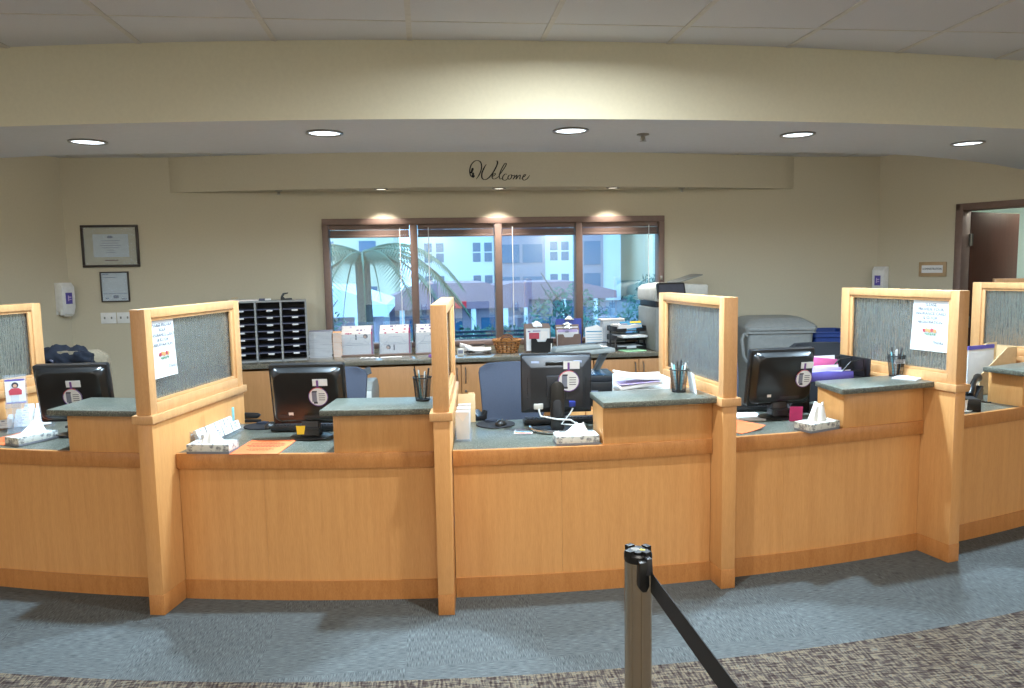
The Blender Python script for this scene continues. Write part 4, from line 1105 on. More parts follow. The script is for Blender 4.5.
# wicker basket
th = thing('wicker_basket', 'brown oval wicker basket with braided handles on the window worktop', 'basket', (.735, 6.87, CT), rad(-8))
bx, by, bh = .115, .085, .105
m = MB()
for r in range(7):
    t = r/6; k = .80+.28*t; n = 64; ph = PI*(r % 2)
    m.tube([((bx*k+.0065*math.cos(8*2*PI*q/n+ph))*math.cos(2*PI*q/n), (by*k+.0065*math.cos(8*2*PI*q/n+ph))*math.sin(2*PI*q/n), .006+bh*t) for q in range(n)], .0052, 5, closed=True)
m.build('woven_wall', 'wicker', th)
m = MB()
for q in range(16):
    a = 2*PI*q/16
    m.tube([(bx*.79*math.cos(a), by*.79*math.sin(a), .004), (bx*1.09*math.cos(a), by*1.09*math.sin(a), bh+.01)], .0085, 6)
m.build('stake', 'wicker_dark', th)
m = MB(); m.lathe([(.0001, .002), (.80, .002), (.80, .008), (.0001, .008)], 32, sx=bx, sy=by); m.build('bottom', 'wicker_dark', th)
m = MB(); n = 72
for ph in (0, PI):
    m.tube([((bx*1.1+.006*math.cos(14*2*PI*q/n+ph))*math.cos(2*PI*q/n), (by*1.1+.006*math.cos(14*2*PI*q/n+ph))*math.sin(2*PI*q/n), bh+.013+.006*math.sin(14*2*PI*q/n+ph)) for q in range(n)], .007, 6, closed=True)
m.build('braided_rim', 'wicker', th)
for s in (-1, 1):
    m = MB(); m.tube([(.052*math.cos(PI*q/12), s*by*1.1, bh+.018+.034*math.sin(PI*q/12)) for q in range(13)], .0075, 8); m.build('handle', 'wicker_dark', th)
# clipboards in file holders
def clipboard(loc, rz, w, h, label, face, prints):
    t = thing('clipboard', label, 'clipboard', loc, rz)
    m = MB().xf(rot=(rad(-6), 0, 0)); m.box(-w/2, w/2, 0, .004, 0, h); m.build('board', face, t, .001)
    m = MB().xf(rot=(rad(-6), 0, 0)); m.box(-w/2+.008, w/2-.008, -.003, -.0002, .01, h-.02); m.build('sheet', 'paper', t)
    for (a, b, c, d, mt) in prints:
        m = MB().xf(rot=(rad(-6), 0, 0)); m.box(a*w, b*w, -.0042, -.003, c*h, d*h); m.build('print', mt, t)
    m = MB().xf(rot=(rad(-6), 0, 0)); m.prism([(-.045, h-.012), (.045, h-.012), (.04, h+.008), (.02, h+.016), (.012, h+.028), (-.012, h+.028), (-.02, h+.016), (-.04, h+.008)], -.012, -.003, 'y'); m.cyl((-.045, -.012, h-.006), (.045, -.012, h-.006), .006, 8); m.build('clip', 'chrome', t, .002)
    return t
def file_pocket(loc, rz, label, w, h, dark=True):
    t = thing('file_pocket', label, 'file holder', loc, rz)
    m = MB(); m.prism([(-w/2, 0), (w/2, 0), (w/2, h), (w*.22, h), (w*.15, h-.03), (-w*.2, h-.03), (-w*.27, h), (-w/2, h)], -.008, -.003, 'y')
    m.box(-w/2, w/2, -.008, .075, 0, .005); m.build('pocket', 'black_plastic' if dark else 'bronze', t)
    return t
file_pocket((1.055, 6.79, CT), rad(-4), 'black file pocket holding the clipboard nearest the basket', .205, .13)
for k in range(3):
    clipboard((1.02-.004*k, 6.805+.017*k, CT+.006), rad(-4), .235, .235+.012*k, ['front clipboard with a maroon picture in the black pocket right of the basket', 'second clipboard in the black pocket right of the basket', 'rear clipboard in the black pocket right of the basket'][k], 'bronze', [(-.35, .05, .5, .75, 'print_red'), (.1, .38, .45, .8, 'warm_paper'), (-.4, -.3, .78, .82, 'purple_print'), (-.2, .1, .8, .83, 'purple_print')] if k == 0 else [])
th = thing('marker', 'white marker clipped on the black file pocket right of the basket', 'marker', (1.135, 6.77, CT), 0)
m = MB(); m.cyl((0, 0, 0), (.004, .0, .085), .006, 10); m.build('barrel', 'white_plastic', th)
m = MB(); m.cyl((.004, 0, .085), (.005, 0, .115), .0066, 10); m.build('cap', 'black_plastic', th)
file_pocket((1.34, 6.94, CT), rad(-3), 'dark brown file pocket holding forms, right of the black pocket', .22, .15, False)
for k in range(2):
    clipboard((1.33, 6.965+.02*k, CT+.006), rad(-3), .225, .20+.03*k, ['white form with a violet stripe in the dark brown file pocket', 'clipboard behind the violet striped form'][k], 'bronze', [(-.42, .42, .80, .93, 'lilac_paper'), (-.1, .05, .78, .86, 'print_grey')] if k == 0 else [])
th = thing('clipboard', 'blue clipboard standing behind the violet striped form', 'clipboard', (1.36, 7.03, CT), rad(-3))
m = MB().xf(rot=(rad(-6), 0, 0)); m.box(-.13, .12, 0, .005, 0, .29); m.build('board', 'vga_blue', th, .002)
m = MB().xf(rot=(rad(-6), 0, 0)); m.prism([(-.05, .275), (.05, .275), (.03, .30), (.01, .318), (-.01, .318), (-.03, .30)], -.016, -.001, 'y'); m.build('clip', 'chrome', th, .002)
th = thing('printed_form', 'upright white form with pale blue lines, right of the dark brown pocket', 'form', (1.60, 7.02, CT), rad(-4))
m = MB().xf(rot=(rad(-7), 0, 0)); m.box(-.085, .085, 0, .004, 0, .20); m.build('sheet', 'paper', th)
m = MB().xf(rot=(rad(-7), 0, 0)); m.box(-.075, .075, -.001, 0, .155, .165)
for k in range(5): m.box(-.075, .075, -.001, 0, .03+.024*k, .034+.024*k)
m.build('print', 'teal_print', th)
m = MB().xf(rot=(rad(-7), 0, 0)); m.prism([(-.08, .2), (.07, .2), (.03, .225), (-.01, .212)], .004, .007, 'y'); m.build('rear_sheet', 'paper', th)
th = thing('paper_pile', 'loose heap of white papers in front of the upright form, beside the letter trays', 'papers', (1.585, 6.84, CT), rad(-20))
rnd = random.Random(4)
for k in range(5):
    m = MB().xf(loc=(rnd.uniform(-.02, .02), rnd.uniform(-.02, .02), .006+.008*k), rot=(rnd.uniform(-.08, .08), rnd.uniform(-.1, .1), rnd.uniform(-.5, .5)))
    n = 6; m.rings([[(-.1+.2*i/n, -.07, .02*(i/n-.5)**2), (-.1+.2*i/n, .07, .01*math.sin(i)), (-.1+.2*i/n, .07, .0015+.01*math.sin(i)), (-.1+.2*i/n, -.07, .0015+.02*(i/n-.5)**2)] for i in range(n+1)]); m.build('sheet', 'paper', th)
# letter trays
th = thing('letter_trays', 'black stacked letter trays with papers left of the large copier', 'letter trays', (1.885, 6.90, CT), rad(10))
m = MB()
for z in (.0, .085, .17):
    m.box(-.15, .15, -.11, .12, z+.006, z+.011); m.box(-.15, -.146, -.11, .12, z, z+.05); m.box(.146, .15, -.11, .12, z, z+.05); m.box(-.15, .15, .116, .12, z, z+.05)
    m.box(-.15, -.05, -.112, -.108, z, z+.032); m.box(.05, .15, -.112, -.108, z, z+.032)
for s in (-1, 1): m.box(s*.148-.003, s*.148+.003, .03, .06, 0, .22); m.box(s*.148-.003, s*.148+.003, -.09, -.06, 0, .10)
m.build('tray_frame', 'black_plastic', th, .001)
def sheets(loc, rz, w, d, h, label, matn='paper', droop=0.0):
    t = thing('paper_bundle', label, 'papers', loc, rz)
    m = MB(); n = 8
    m.rings([[(-w/2+w*i/n, -d/2-.02*droop*50*0, -droop*(1-i/n)**2*0), (-w/2+w*i/n, d/2, 0), (-w/2+w*i/n, d/2, h), (-w/2+w*i/n, -d/2, h+.004*math.sin(i*1.3))] for i in range(n+1)]); m.build('sheet', matn, t, smooth=False)
    return t
sheets((1.885, 6.905, CT+.0115), rad(10), .25, .19, .022, 'papers in the bottom black letter tray')
t = sheets((1.90, 6.84, CT+.1185), rad(10), .25, .25, .02, 'papers jutting out of the middle black letter tray')
sheets((1.88, 6.90, CT+.182), rad(10), .24, .18, .05, 'papers heaped in the top black letter tray', 'warm_paper')
th = thing('booklet', 'teal and white brochure leaning in the top letter tray', 'booklet', (1.93, 6.81, CT+.186), rad(6))
m = MB().xf(rot=(rad(-35), 0, 0)); m.box(-.12, .09, -.002, .002, 0, .09); m.build('page', 'teal_print', th)
m = MB().xf(rot=(rad(-35), 0, 0)); m.box(-.02, .09, -.003, -.002, .07, .09); m.build('label_stripe', 'yellow_paper', th)
m = MB().xf(rot=(rad(-35), 0, 0)); m.box(-.12, -.05, -.003, -.002, .01, .07); m.build('picture', 'print_grey', th)
th = thing('document_box', 'clear upright box of pale papers behind the letter trays', 'box', (1.80, 7.10, CT), rad(4))
m = MB(); m.box(-.12, .12, -.06, .06, 0, .24); m.build('box_body', 'acrylic', th)
m = MB(); m.box(-.11, .11, -.05, .05, .005, .26); m.build('papers', 'paper', th)
m = MB(); m.box(-.14, .10, -.07, .05, .262, .275); m.build('top_sheet', 'warm_paper', th)
th = thing('booklet', 'green booklet lying flat at the worktop edge before the letter trays', 'booklet', (1.885, 6.70, CT), rad(14))
m = MB(); m.box(-.105, .105, -.08, .08, 0, .006); m.build('cover', 'green_paper', th, .001)
m = MB(); m.box(-.07, .05, -.03, .03, .006, .0065); m.build('print', 'print_green', th)
# large copier standing at the end of the worktop
th = thing('copier', 'large grey office copier with a dark tilted screen at the end of the worktop', 'copier', (2.72, 6.75, 0), rad(2))
th.location = (2.31, 6.83, CT); 
m = MB(); m.prism([(-.25, 0), (.24, 0), (.24, .36), (.20, .40), (-.25, .40)], -.24, .26, 'y'); m.build('body', 'grey_plastic', th, .014, seg=3)
m = MB(); m.box(-.23, .26, -.20, .26, .40, .52); m.box(-.245, -.05, -.25, -.1, .46, .55); m.build('paper_outlet', 'dark_plastic', th, .01)
m = MB(); m.prism([(-.26, .46), (-.13, .44), (.26, .50), (.26, .60), (-.10, .62), (-.22, .60), (-.26, .57)], -.235, .26, 'y'); m.build('scanner', 'light_plastic', th, .018, seg=3)
m = MB(); m.box(-.262, -.12, -.256, -.1, .46, .565); m.build('corner_housing', 'light_plastic', th, .012)
m = MB().xf(loc=(-.11, -.26, .55), rot=(rad(-18), 0, rad(4))); m.prism(rr_poly(.27, .15, .015, 4), -.015, .012, 'y'); cp = m.build('control_panel', 'black_plastic', th, .003)
m = MB().xf(loc=(-.11, -.26, .55), rot=(rad(-18), 0, rad(4))); m.box(-.12, .12, -.0165, -.015, -.058, .058); m.build('screen', 'print_dark', cp)
m = MB().xf(loc=(.10, .02, .64), rot=(0, rad(-16), 0)); m.box(-.1, .16, -.14, .14, 0, .012); m.build('feeder_tray', 'grey_plastic', th, .003)
m = MB(); m.tube([(.12, -.25, .48), (.05, -.27, .42), (.0, -.26, .44), (-.02, -.24, .5)], .006, 6); m.build('cable', 'black_plastic', th)
m = MB(); m.box(-.2, -.17, -.242, -.239, .28, .33); m.box(.04, .09, -.2415, -.239, .20, .27); m.build('badge', 'white_plastic', th)
# multifunction printer with its lid up on a low cabinet behind the middle counter
th = thing('printer_cabinet', 'low dark cabinet under the printer with the lifted lid', 'cabinet', (1.17, 5.60, 0), rad(-4))
m = MB(); m.box(-.26, .26, -.22, .24, .04, .60); m.build('carcass', 'maple_rail', th, .003)
for s in (-1, 1):
    m = MB(); m.box(s*.13-.124, s*.13+.124, -.238, -.222, .06, .58); m.build('door', 'maple', th, .002)
m = MB(); m.box(-.24, .24, -.2, .22, 0, .04); m.build('plinth', 'black_plastic', th)
th = thing('printer', 'black and grey printer with its scanner lid lifted, behind the square monitor', 'printer', (1.17, 5.60, .601), rad(-4))
m = MB(); m.box(-.235, .235, -.19, .19, 0, .185); m.build('body', 'black_plastic', th, .008)
m = MB(); m.box(-.238, .238, -.193, .193, .186, .232); m.build('scanner_bed', 'dark_plastic', th, .006)
m = MB(); m.box(-.19, .17, -.15, .16, .232, .234); m.build('platen', 'outdoor_glass', th)
m = MB(); m.box(-.2, .1, -.1945, -.19, .06, .12); m.build('slot', 'print_grey', th)
Xl = dict(loc=(0, .19, .355), rot=(rad(-5), rad(-4), 0))
m = MB().xf(**Xl); m.box(-.235, .235, -.39, 0, .0, .035); lid = m.build('lid', 'grey_plastic', th, .008)
m = MB().xf(**Xl); m.box(-.2, .2, -.35, -.03, -.004, .0); m.build('lid_pad', 'light_plastic', lid)
m = MB().xf(**Xl); m.prism([(-.22, .035), (.16, .035), (.12, .075), (-.20, .08)], -.36, -.06, 'y'); m.build('feeder', 'grey_plastic', lid, .014, seg=3)
m = MB().xf(**Xl); m.box(.0, .21, -.25, -.12, .072, .082); m.build('feed_tray', 'dark_plastic', lid, .002)
m = MB(); m.hexa([(.12, .10, .232), (.16, .10, .232), (.16, .18, .232), (.12, .18, .232), (.18, .06, .37), (.225, .06, .37), (.225, .18, .37), (.18, .18, .37)]); m.build('lid_support', 'grey_plastic', th)
# small grey printer behind the second bay
th = thing('printer_stand', 'low wooden stand under the small grey printer', 'stand', (-.60, 5.72, 0), rad(-5))
m = MB(); m.box(-.25, .25, -.2, .2, .57, .60); m.build('top', 'maple_rail', th, .003)
for x in (-.22, .22):
    for y in (-.17, .17):
        m = MB(); m.box(x-.02, x+.02, y-.02, y+.02, 0, .57); m.build('leg', 'maple_rail', th)
th = thing('printer', 'small grey printer with a raised paper tray beside the blue chair, second bay', 'printer', (-.60, 5.72, .601), rad(-5))
m = MB(); m.prism([(-.17, 0), (.17, 0), (.17, .15), (.10, .22), (-.12, .22), (-.17, .17)], -.19, .2, 'x'); m.build('body', 'grey_plastic', th, .012)
m = MB(); m.prism([(-.172, .06), (.12, .06), (.16, .09), (.08, .17), (-.172, .16)], -.195, .195, 'x'); m.build('front_tray', 'light_plastic', th, .008)
m = MB().xf(loc=(.06, .12, .215), rot=(rad(-30), rad(-20), 0)); m.box(-.02, .10, -.004, .004, 0, .06); m.build('paper_tray', 'dark_plastic', th)
# office chairs
def chair(loc, rz, label, fabric, htop=.98, wtop=.44):
    th = thing('office_chair', label, 'chair', loc, rz, None)
    m = MB()
    for k in range(5):
        a = 2*PI*k/5+.3
        m.tube([(.03*math.cos(a), .03*math.sin(a), .11), (.17*math.cos(a), .17*math.sin(a), .09), (.29*math.cos(a), .29*math.sin(a), .065)], [.024, .02, .016], 8)
    bs = m.build('star_base', 'black_plastic', th)
    for k in range(5):
        a = 2*PI*k/5+.3; x, y = .29*math.cos(a), .29*math.sin(a)
        m = MB()
        for s in (-1, 1): m.cyl((x+s*.012*-math.sin(a)-.008*math.sin(a)*s, y+s*.012*math.cos(a)+.008*math.cos(a)*s, .028), (x+s*.006*-math.sin(a), y+s*.006*math.cos(a), .028), .028, 16)
        m.cyl((x, y, .028), (x, y, .07), .008, 8); m.build('caster', 'black_plastic', bs)
    m = MB(); m.cyl((0, 0, .10), (0, 0, .42), .026, 16); m.box(-.09, .09, -.12, .12, .40, .43); m.build('gas_lift', 'black_plastic', th)
    m = MB()
    rs = []
    for (k, z) in ((.9, .43), (1, .45), (1, .485), (.94, .505), (.7, .512)):
        rs.append([(a*k, b*k, z-.02*max(0, b-.15)) for a, b in rr_poly(.48, .46, .09, 6)])
    m.rings(rs); m.build('seat', fabric, th, smooth=60)
    # backrest: local +y is behind the sitter; the chair faces -y (to the counters)
    m = MB(); rs = []
    zb = .56; H = htop-zb
    for i in range(15):
        t = i/14; z = zb+H*t
        ww = wtop*(.90+.10*t)/2
        e = min(t, 1-t)*H
        rr = .07
        if e < rr: ww -= rr-math.sqrt(max(0, rr*rr-(rr-e)**2))
        y = .22+.05*t+.03*math.sin(PI*t)*-1
        front = [(ww*(-1+2*j/10), y+.04*(1-(-1+2*j/10)**2)-.045, z) for j in range(11)]
        back = [(ww*(1-2*j/10), y+.04*(1-(1-2*j/10)**2)+.005, z) for j in range(11)]
        rs.append(front+back)
    m.rings(rs); m.build('backrest', fabric, th, smooth=60)
    m = MB(); m.tube([(0, .08, .42), (0, .24, .44), (0, .285, .52), (0, .285, .70)], .02, 8); m.build('back_support', 'black_plastic', th)
    for s in (-1, 1):
        m = MB(); m.tube([(s*.22, .0, .44), (s*.28, .0, .46), (s*.285, .0, .66)], .014, 8); m.box(s*.285-.032, s*.285+.032, -.14, .12, .66, .69); m.build('armrest', 'black_plastic', th, .004)
    return th
CH = [((.60, 4.92, 0), 5, 'central blue fabric office chair, between the slim partition and square monitor', 'blue_fabric', .985, .47),
      ((-.66, 4.94, 0), -4, 'blue fabric office chair behind the monitor above the orange flyer', 'blue_fabric', .985, .46),
      ((2.03, 4.95, 0), 4, 'blue fabric office chair seen behind the clear ridged glass partition', 'blue_fabric', 1.0, .46),
      ((2.83, 4.88, 0), 0, 'black fabric office chair behind the monitor turned aside', 'black_fabric', 1.06, .47),
      ((-2.42, 5.62, 0), -178, 'office chair draped with the dark jacket behind the leftmost monitor', 'beige_cloth', 1.14, .46),
      ((-1.72, 5.33, 0), 12, 'blue chair half hidden behind the left notice partition', 'blue_fabric', .98, .44)]
for loc, rz, lab, fab, h, w_ in CH: chair(loc, rad(rz), lab, fab, h, w_)
# jacket over the chair top
th = thing('jacket', 'dark navy jacket bunched over the chair top behind the leftmost monitor', 'jacket', (-2.47, 5.355, 1.045), rad(-6))
m = MB(); rnd = random.Random(3); rs = []
n = 26
for i in range(25):
    t = i/24; x = -.25+.46*t; k = math.sin(PI*min(1, max(0, .04+.92*t)))**.35
    ring = []
    for j in range(n):
        a = 2*PI*j/n
        w_ = 1+.16*math.sin(9*t*6.28/2+3*a)+.12*math.sin(23*t+5*a)+.07*math.sin(41*t-7*a)
        ring.append((x+.008*math.sin(6*a), .062*k*w_*math.cos(a)+.012*math.sin(12*t), .07*k*w_*math.sin(a)+.05+.012*math.sin(17*t)))
    rs.append(ring)
m.rings(rs); m.build('cloth', 'navy_cloth', th, smooth=60)
m = MB(); m.tube([(-.2+.03*k, -.075-.01*math.sin(k), .055+.03*math.sin(k*.7)) for k in range(7)], .008, 6); m.build('piping', 'shelf_slate', th)
# wheeled bins by the wall
th = thing('wheeled_bin', 'large grey wheeled bin with a closed lid against the back wall', 'bin', (3.27, 6.80, 0), rad(-6))
m = MB(); m.rings([[(a, b, z) for a, b in rr_poly(w_, d_, .05, 5)] for w_, d_, z in ((.50, .50, .06), (.62, .58, 1.0), (.66, .62, 1.0), (.66, .62, 1.03))]); m.build('tub', 'bin_grey', th)
m = MB(); m.rings([[(a, b+(.0), z) for a, b in rr_poly(w_, d_, r_, 5)] for w_, d_, z, r_ in ((.67, .66, 1.032, .06), (.67, .66, 1.06, .06), (.64, .60, 1.085, .08), (.50, .46, 1.13, .1), (.44, .36, 1.14, .1))]); m.build('lid', 'bin_grey', th, smooth=45)
m = MB()
m.tube([(-.31, -.28, .98), (-.35, -.30, 1.0), (-.365, -.30, .95), (-.35, -.30, .80), (-.31, -.28, .74)], .016, 8)
m.build('handle', 'bin_grey', th)
for s in (-1, 1):
    m = MB(); m.cyl((s*.22, .24, .09), (s*.28, .24, .09), .09, 24); m.build('wheel', 'black_plastic', th)
m = MB(); m.hexa([(-.24, -.2725, .66), (-.06, -.2725, .66), (-.06, -.27, .66), (-.24, -.27, .66), (-.24, -.2830, .72), (-.06, -.2830, .72), (-.06, -.28, .72), (-.24, -.28, .72)]); lb = m.build('sticker', 'sticker_blue', th)
m = MB(); m.hexa([(-.21, -.2755, .675), (-.09, -.2755, .675), (-.09, -.272, .675), (-.21, -.272, .675), (-.21, -.2835, .705), (-.09, -.2835, .705), (-.09, -.28, .705), (-.21, -.28, .705)]); m.build('sticker_panel', 'paper', lb)
th = thing('recycling_bin', 'slim blue recycling bin beside the grey wheeled bin', 'bin', (3.82, 6.78, 0), rad(-8))
m = MB(); m.rings([[(a, b, z) for a, b in rr_poly(w_, d_, .03, 4)] for w_, d_, z in ((.28, .36, 0), (.36, .42, .94), (.40, .46, .945), (.40, .46, .99), (.37, .43, .99), (.30, .36, .1))]); m.build('tub', 'bin_blue', th)
m = MB(); m.tube([(a, b, .985) for a, b in rr_poly(.39, .45, .03, 4)], .012, 6, closed=True); m.build('rim', 'bin_blue', th)
# ------------------------------------------------------------------ on the walls
def wall_frame(x0, x1, z0, z1, label, kind, fw_=.022):
    th = thing('picture_frame', label, 'frame', ((x0+x1)/2, YW-.001, z0), 0)
    w, h = x1-x0, z1-z0
    m = MB(); m.box(-w/2, w/2, -.022, 0, 0, fw_); m.box(-w/2, w/2, -.022, 0, h-fw_, h); m.box(-w/2, -w/2+fw_, -.022, 0, fw_, h-fw_); m.box(w/2-fw_, w/2, -.022, 0, fw_, h-fw_); m.build('frame', 'dark_frame', th, .003)
    if kind:
        m = MB(); m.box(-w/2+fw_, w/2-fw_, -.010, -.004, fw_, h-fw_); m.build('mat_board', 'certificate_mat', th)
        m = MB(); m.box(-w*.30, w*.32, -.0115, -.010, h*.24, h*.78); m.build('certificate', 'certificate_paper', th)
        m = MB(); m.prism([(-.022, h*.69), (.022, h*.69), (.026, h*.715), (.012, h*.745), (-.012, h*.745), (-.026, h*.715)], -.0122, -.0115, 'y')
        for k in range(6): ww = (.085, .07, .09, .075, .03, .04)[k]; m.box(-ww, ww, -.0122, -.0115, h*(.62-.055*k), h*(.62-.055*k)+.004)
        m.build('print', 'print_grey', th)
        m = MB(); m.box(-.055, .06, -.012, -.0105, h*.15, h*.175); m.build('name_plate', 'print_brown', th)
    else:
        m = MB(); m.box(-w/2+fw_, w/2-fw_, -.010, -.004, fw_, h-fw_); m.build('letter_sheet', 'certificate_paper', th)
        m = MB(); m.box(-w*.42, -w*.2, -.011, -.0102, h*.90, h*.92); m.box(-w*.38, w*.05, -.011, -.0102, h*.80, h*.82); m.box(-w*.42, w*.42, -.011, -.0102, h*.27, h*.285)
        m.box(-w*.08, w*.1, -.011, -.0102, h*.12, h*.22); m.box(-w*.35, -w*.25, -.011, -.0102, h*.1, h*.14); m.box(w*.2, w*.38, -.011, -.0102, h*.08, h*.11); m.build('print', 'print_grey', th)
    m = MB(); m.box(-w/2+fw_, w/2-fw_, -.0165, -.015, fw_, h-fw_); m.build('glass', 'acrylic', th)
wall_frame(-3.075, -2.582, 1.716, 2.096, 'large dark framed certificate on the back wall at the left', True)
wall_frame(-2.937, -2.69, 1.40, 1.675, 'smaller black framed letter hanging below the certificate', False, .011)
for x0, x1, lab in ((-2.962, -2.824, 'white double switch plate nearest the wall corner, below the framed letter'), (-2.820, -2.687, 'white double switch plate nearest the left notice partition')):
    th = thing('light_switch', lab, 'switch', ((x0+x1)/2, YW-.001, 1.203), 0, 'white switch plates')
    w = x1-x0
    m = MB(); m.box(-w/2+.002, w/2-.002, -.007, 0, 0, .10); m.build('plate', 'white_plastic', th, .003)
    for s in (-1, 1):
        m = MB(); m.box(s*.03-.006, s*.03+.006, -.016, -.007, .042, .062); m.build('toggle', 'grey_plastic', th, .002)
def dispenser(loc, rz, label):
    th = thing('sanitizer_dispenser', label, 'dispenser', loc, rz, 'white hand sanitizer dispensers')
    m = MB(); m.prism([(-.07, 0), (-.045, 0), (-.04, .035), (-.01, .035), (0, .0), (0, .29), (-.06, .29), (-.095, .25), (-.095, .07)], -.062, .062, 'x'); m.build('housing', 'white_plastic', th, .008)
    m = MB(); m.box(-.03, .03, -.10, -.094, .10, .20); m.build('emblem', 'violet_paper', th, .0)
    m = MB(); m.box(-.012, .02, -.102, -.0995, .155, .165); m.box(-.012, -.004, -.102, -.0995, .125, .175); m.box(.0, .02, -.102, -.0995, .135, .143); m.build('emblem_mark', 'lilac_paper', th)
    m = MB(); m.box(-.03, .03, -.09, -.05, -.012, .01); m.build('push_lever', 'light_plastic', th, .003)
dispenser(LC-D*0+Vector((-D.x, D.y, 0))*.085+Vector((.003, 0, 1.295)), ang+PI, 'white hand sanitizer dispenser in the left wall corner beside the certificate')
dispenser(RC+D*.065+Vector((-.003, 0, 1.30)), angR, 'white hand sanitizer dispenser in the right wall corner, above the right partition')
th = thing('door_sign', 'framed ADMINISTRATION sign on the wall left of the dark door', 'sign', RC+D*.555+Vector((-.878, -.478, 0))*.001+Vector((0, 0, 1.488)), angR)
m = MB(); m.box(-.127, .127, -.018, 0, 0, .14); m.build('frame', 'sign_wood', th, .004)
m = MB(); m.box(-.098, .098, -.020, -.018, .035, .108); m.build('plate', 'paper', th)
text('ADMINISTRATION', .027, 'ink_black', th, (0, -.0215, .072), width=.178)
# ------------------------------------------------------------------ stanchion
th = thing('stanchion', 'steel queue stanchion with a black ribbed cap, in front of the middle counter', 'stanchion', (.469, 1.621, 0), 0)
m = MB(); n = 72; prof = []
for k in range(n):
    a = 2*PI*k/n; g = .0022 if k % 9 in (0,) else 0
    prof.append(((.0315-g)*math.cos(a), (.0315-g)*math.sin(a)))
m.prism(prof, .02, .975); m.build('post', 'brushed_steel', th, smooth=20)
m = MB(); m.lathe([(.0001, .0), (.17, 0), (.175, .006), (.165, .016), (.06, .030), (.034, .034), (.0001, .034)], 48); m.build('foot_plate', 'brushed_steel', th)
m = MB(); m.lathe([(.0318, .972), (.0325, .975), (.0325, .988), (.029, .992), (.0001, .992)], 36)
for k in range(4):
    a = PI/2*k+.5; m.xf(rot=(0, 0, a)); m.box(.020, .034, -.009, .009, .985, 1.0)
m.xf(); m.lathe([(.022, .992), (.023, .997), (.0001, .997)], 30); cap = m.build('cap', 'cap_black', th)
m = MB().xf(loc=(0, 0, 0), rot=(0, 0, -.3))
for (a, b, c, d) in ((-.016, .002, .004, .007), (-.016, .004, -.002, .001), (-.012, -.002, -.008, -.0055)): m.box(a, b, c, d, .997, .9974)
m.build('cap_print', 'light_plastic', cap)
m = MB().xf(rot=(0, 0, -.3)); m.box(.004, .016, -.006, .001, .997, .9975); m.box(.006, .009, .001, .005, .997, .9975); m.build('cap_mark', 'yellow_mark', cap)
m = MB(); m.prism([(-.0115, .985), (.0115, .985), (.0125, .93), (.006, .915), (-.004, .915), (-.0125, .925)], -.052, -.028, 'y'); m.xf(loc=(.014, 0, 0)); m.build('belt_clip', 'cap_black', th, .003)
m = MB(); m.hexa([(.004, -.054, .955), (.02, -.054, .955), (.02, -.045, .955), (.004, -.045, .955), (.006, -.052, .993), (.018, -.052, .993), (.018, -.030, .993), (.006, -.030, .993)]); m.build('release_lever', 'dark_plastic', th, .002)
m = MB(); rs = []
for i in range(25):
    t = i/24; y = -.05-2.4*t; sag = .01*math.sin(PI*t); x = .0155+.028*t
    rs.append([(x-.0009, y, .915-sag), (x+.0009, y, .915-sag), (x+.0009, y, .963-sag), (x-.0009, y, .963-sag)])
m.rings(rs); m.build('belt', 'belt_black', th)
# ------------------------------------------------------------------ outside the window
m = MB(); m.box(-60, 70, 8.5, 140, -3.2, -3.0); o = m.build('ground_outside', 'asphalt'); struct(o)
def building(name, label, loc, w, d, h, wall, floors, cols, win=(1.2, 1.5), pair=False, group=None, z0=-3):
    th = thing(name, label, 'building', (loc[0], loc[1], z0), 0, group)
    m = MB(); m.box(-w/2, w/2, 0, d, 0, h); m.build('facade', wall, th)
    m = MB(); m.box(-w/2-.2, w/2+.2, -.2, d, h, h+.6); m.build('parapet', 'facade_white', th)
    fh = h/floors
    for f in range(floors):
        for c in cols:
            fr = None
            z = f*fh+fh*.28
            for a in ((-win[0]*.75, win[0]*.75) if pair else (0,)):
                for b in ((0, win[1]*1.15) if pair else (0,)):
                    m = MB(); m.box(c+a-win[0]/2, c+a+win[0]/2, -.06, .05, z+b, z+b+win[1]); q = m.build('window', 'outdoor_glass', th)
    return th
hosp = building('street_building', 'large pale multi-storey building far beyond the window', (12.5, 98, 0), 27, 20, 34, 'facade_white', 8, [-11.3, -5, 5.2], (1.0, 1.15), True)
m = MB(); m.box(-3.2, 3.2, -.5, .2, 0, 33); m.box(8, 11, -.5, .2, 0, 33); m.build('stair_tower', 'facade_violet', hosp)
for f in range(8):
    for x in (-1.5, 1.5):
        m = MB(); m.box(x-1.3, x+1.3, -.62, -.4, f*4.2+1.0, f*4.2+3.4); m.build('window', 'outdoor_glass', hosp)
    m = MB(); m.box(8.4, 10.6, -.62, -.4, f*4.2+.6, f*4.2+3.7); m.build('window', 'outdoor_glass', hosp)
b2 = building('street_building', 'cream building to the right outside, behind the trees', (36, 92, 0), 16, 16, 32, 'facade_cream', 7, [-6, -2, 2, 6], (2.2, 2.2))
b3 = building('street_building', 'cream building outside the left pane, behind the palm fronds', (-9.5, 74, 0), 13, 16, 22, 'facade_cream', 5, [-4, 0, 4], (1.6, 1.8))
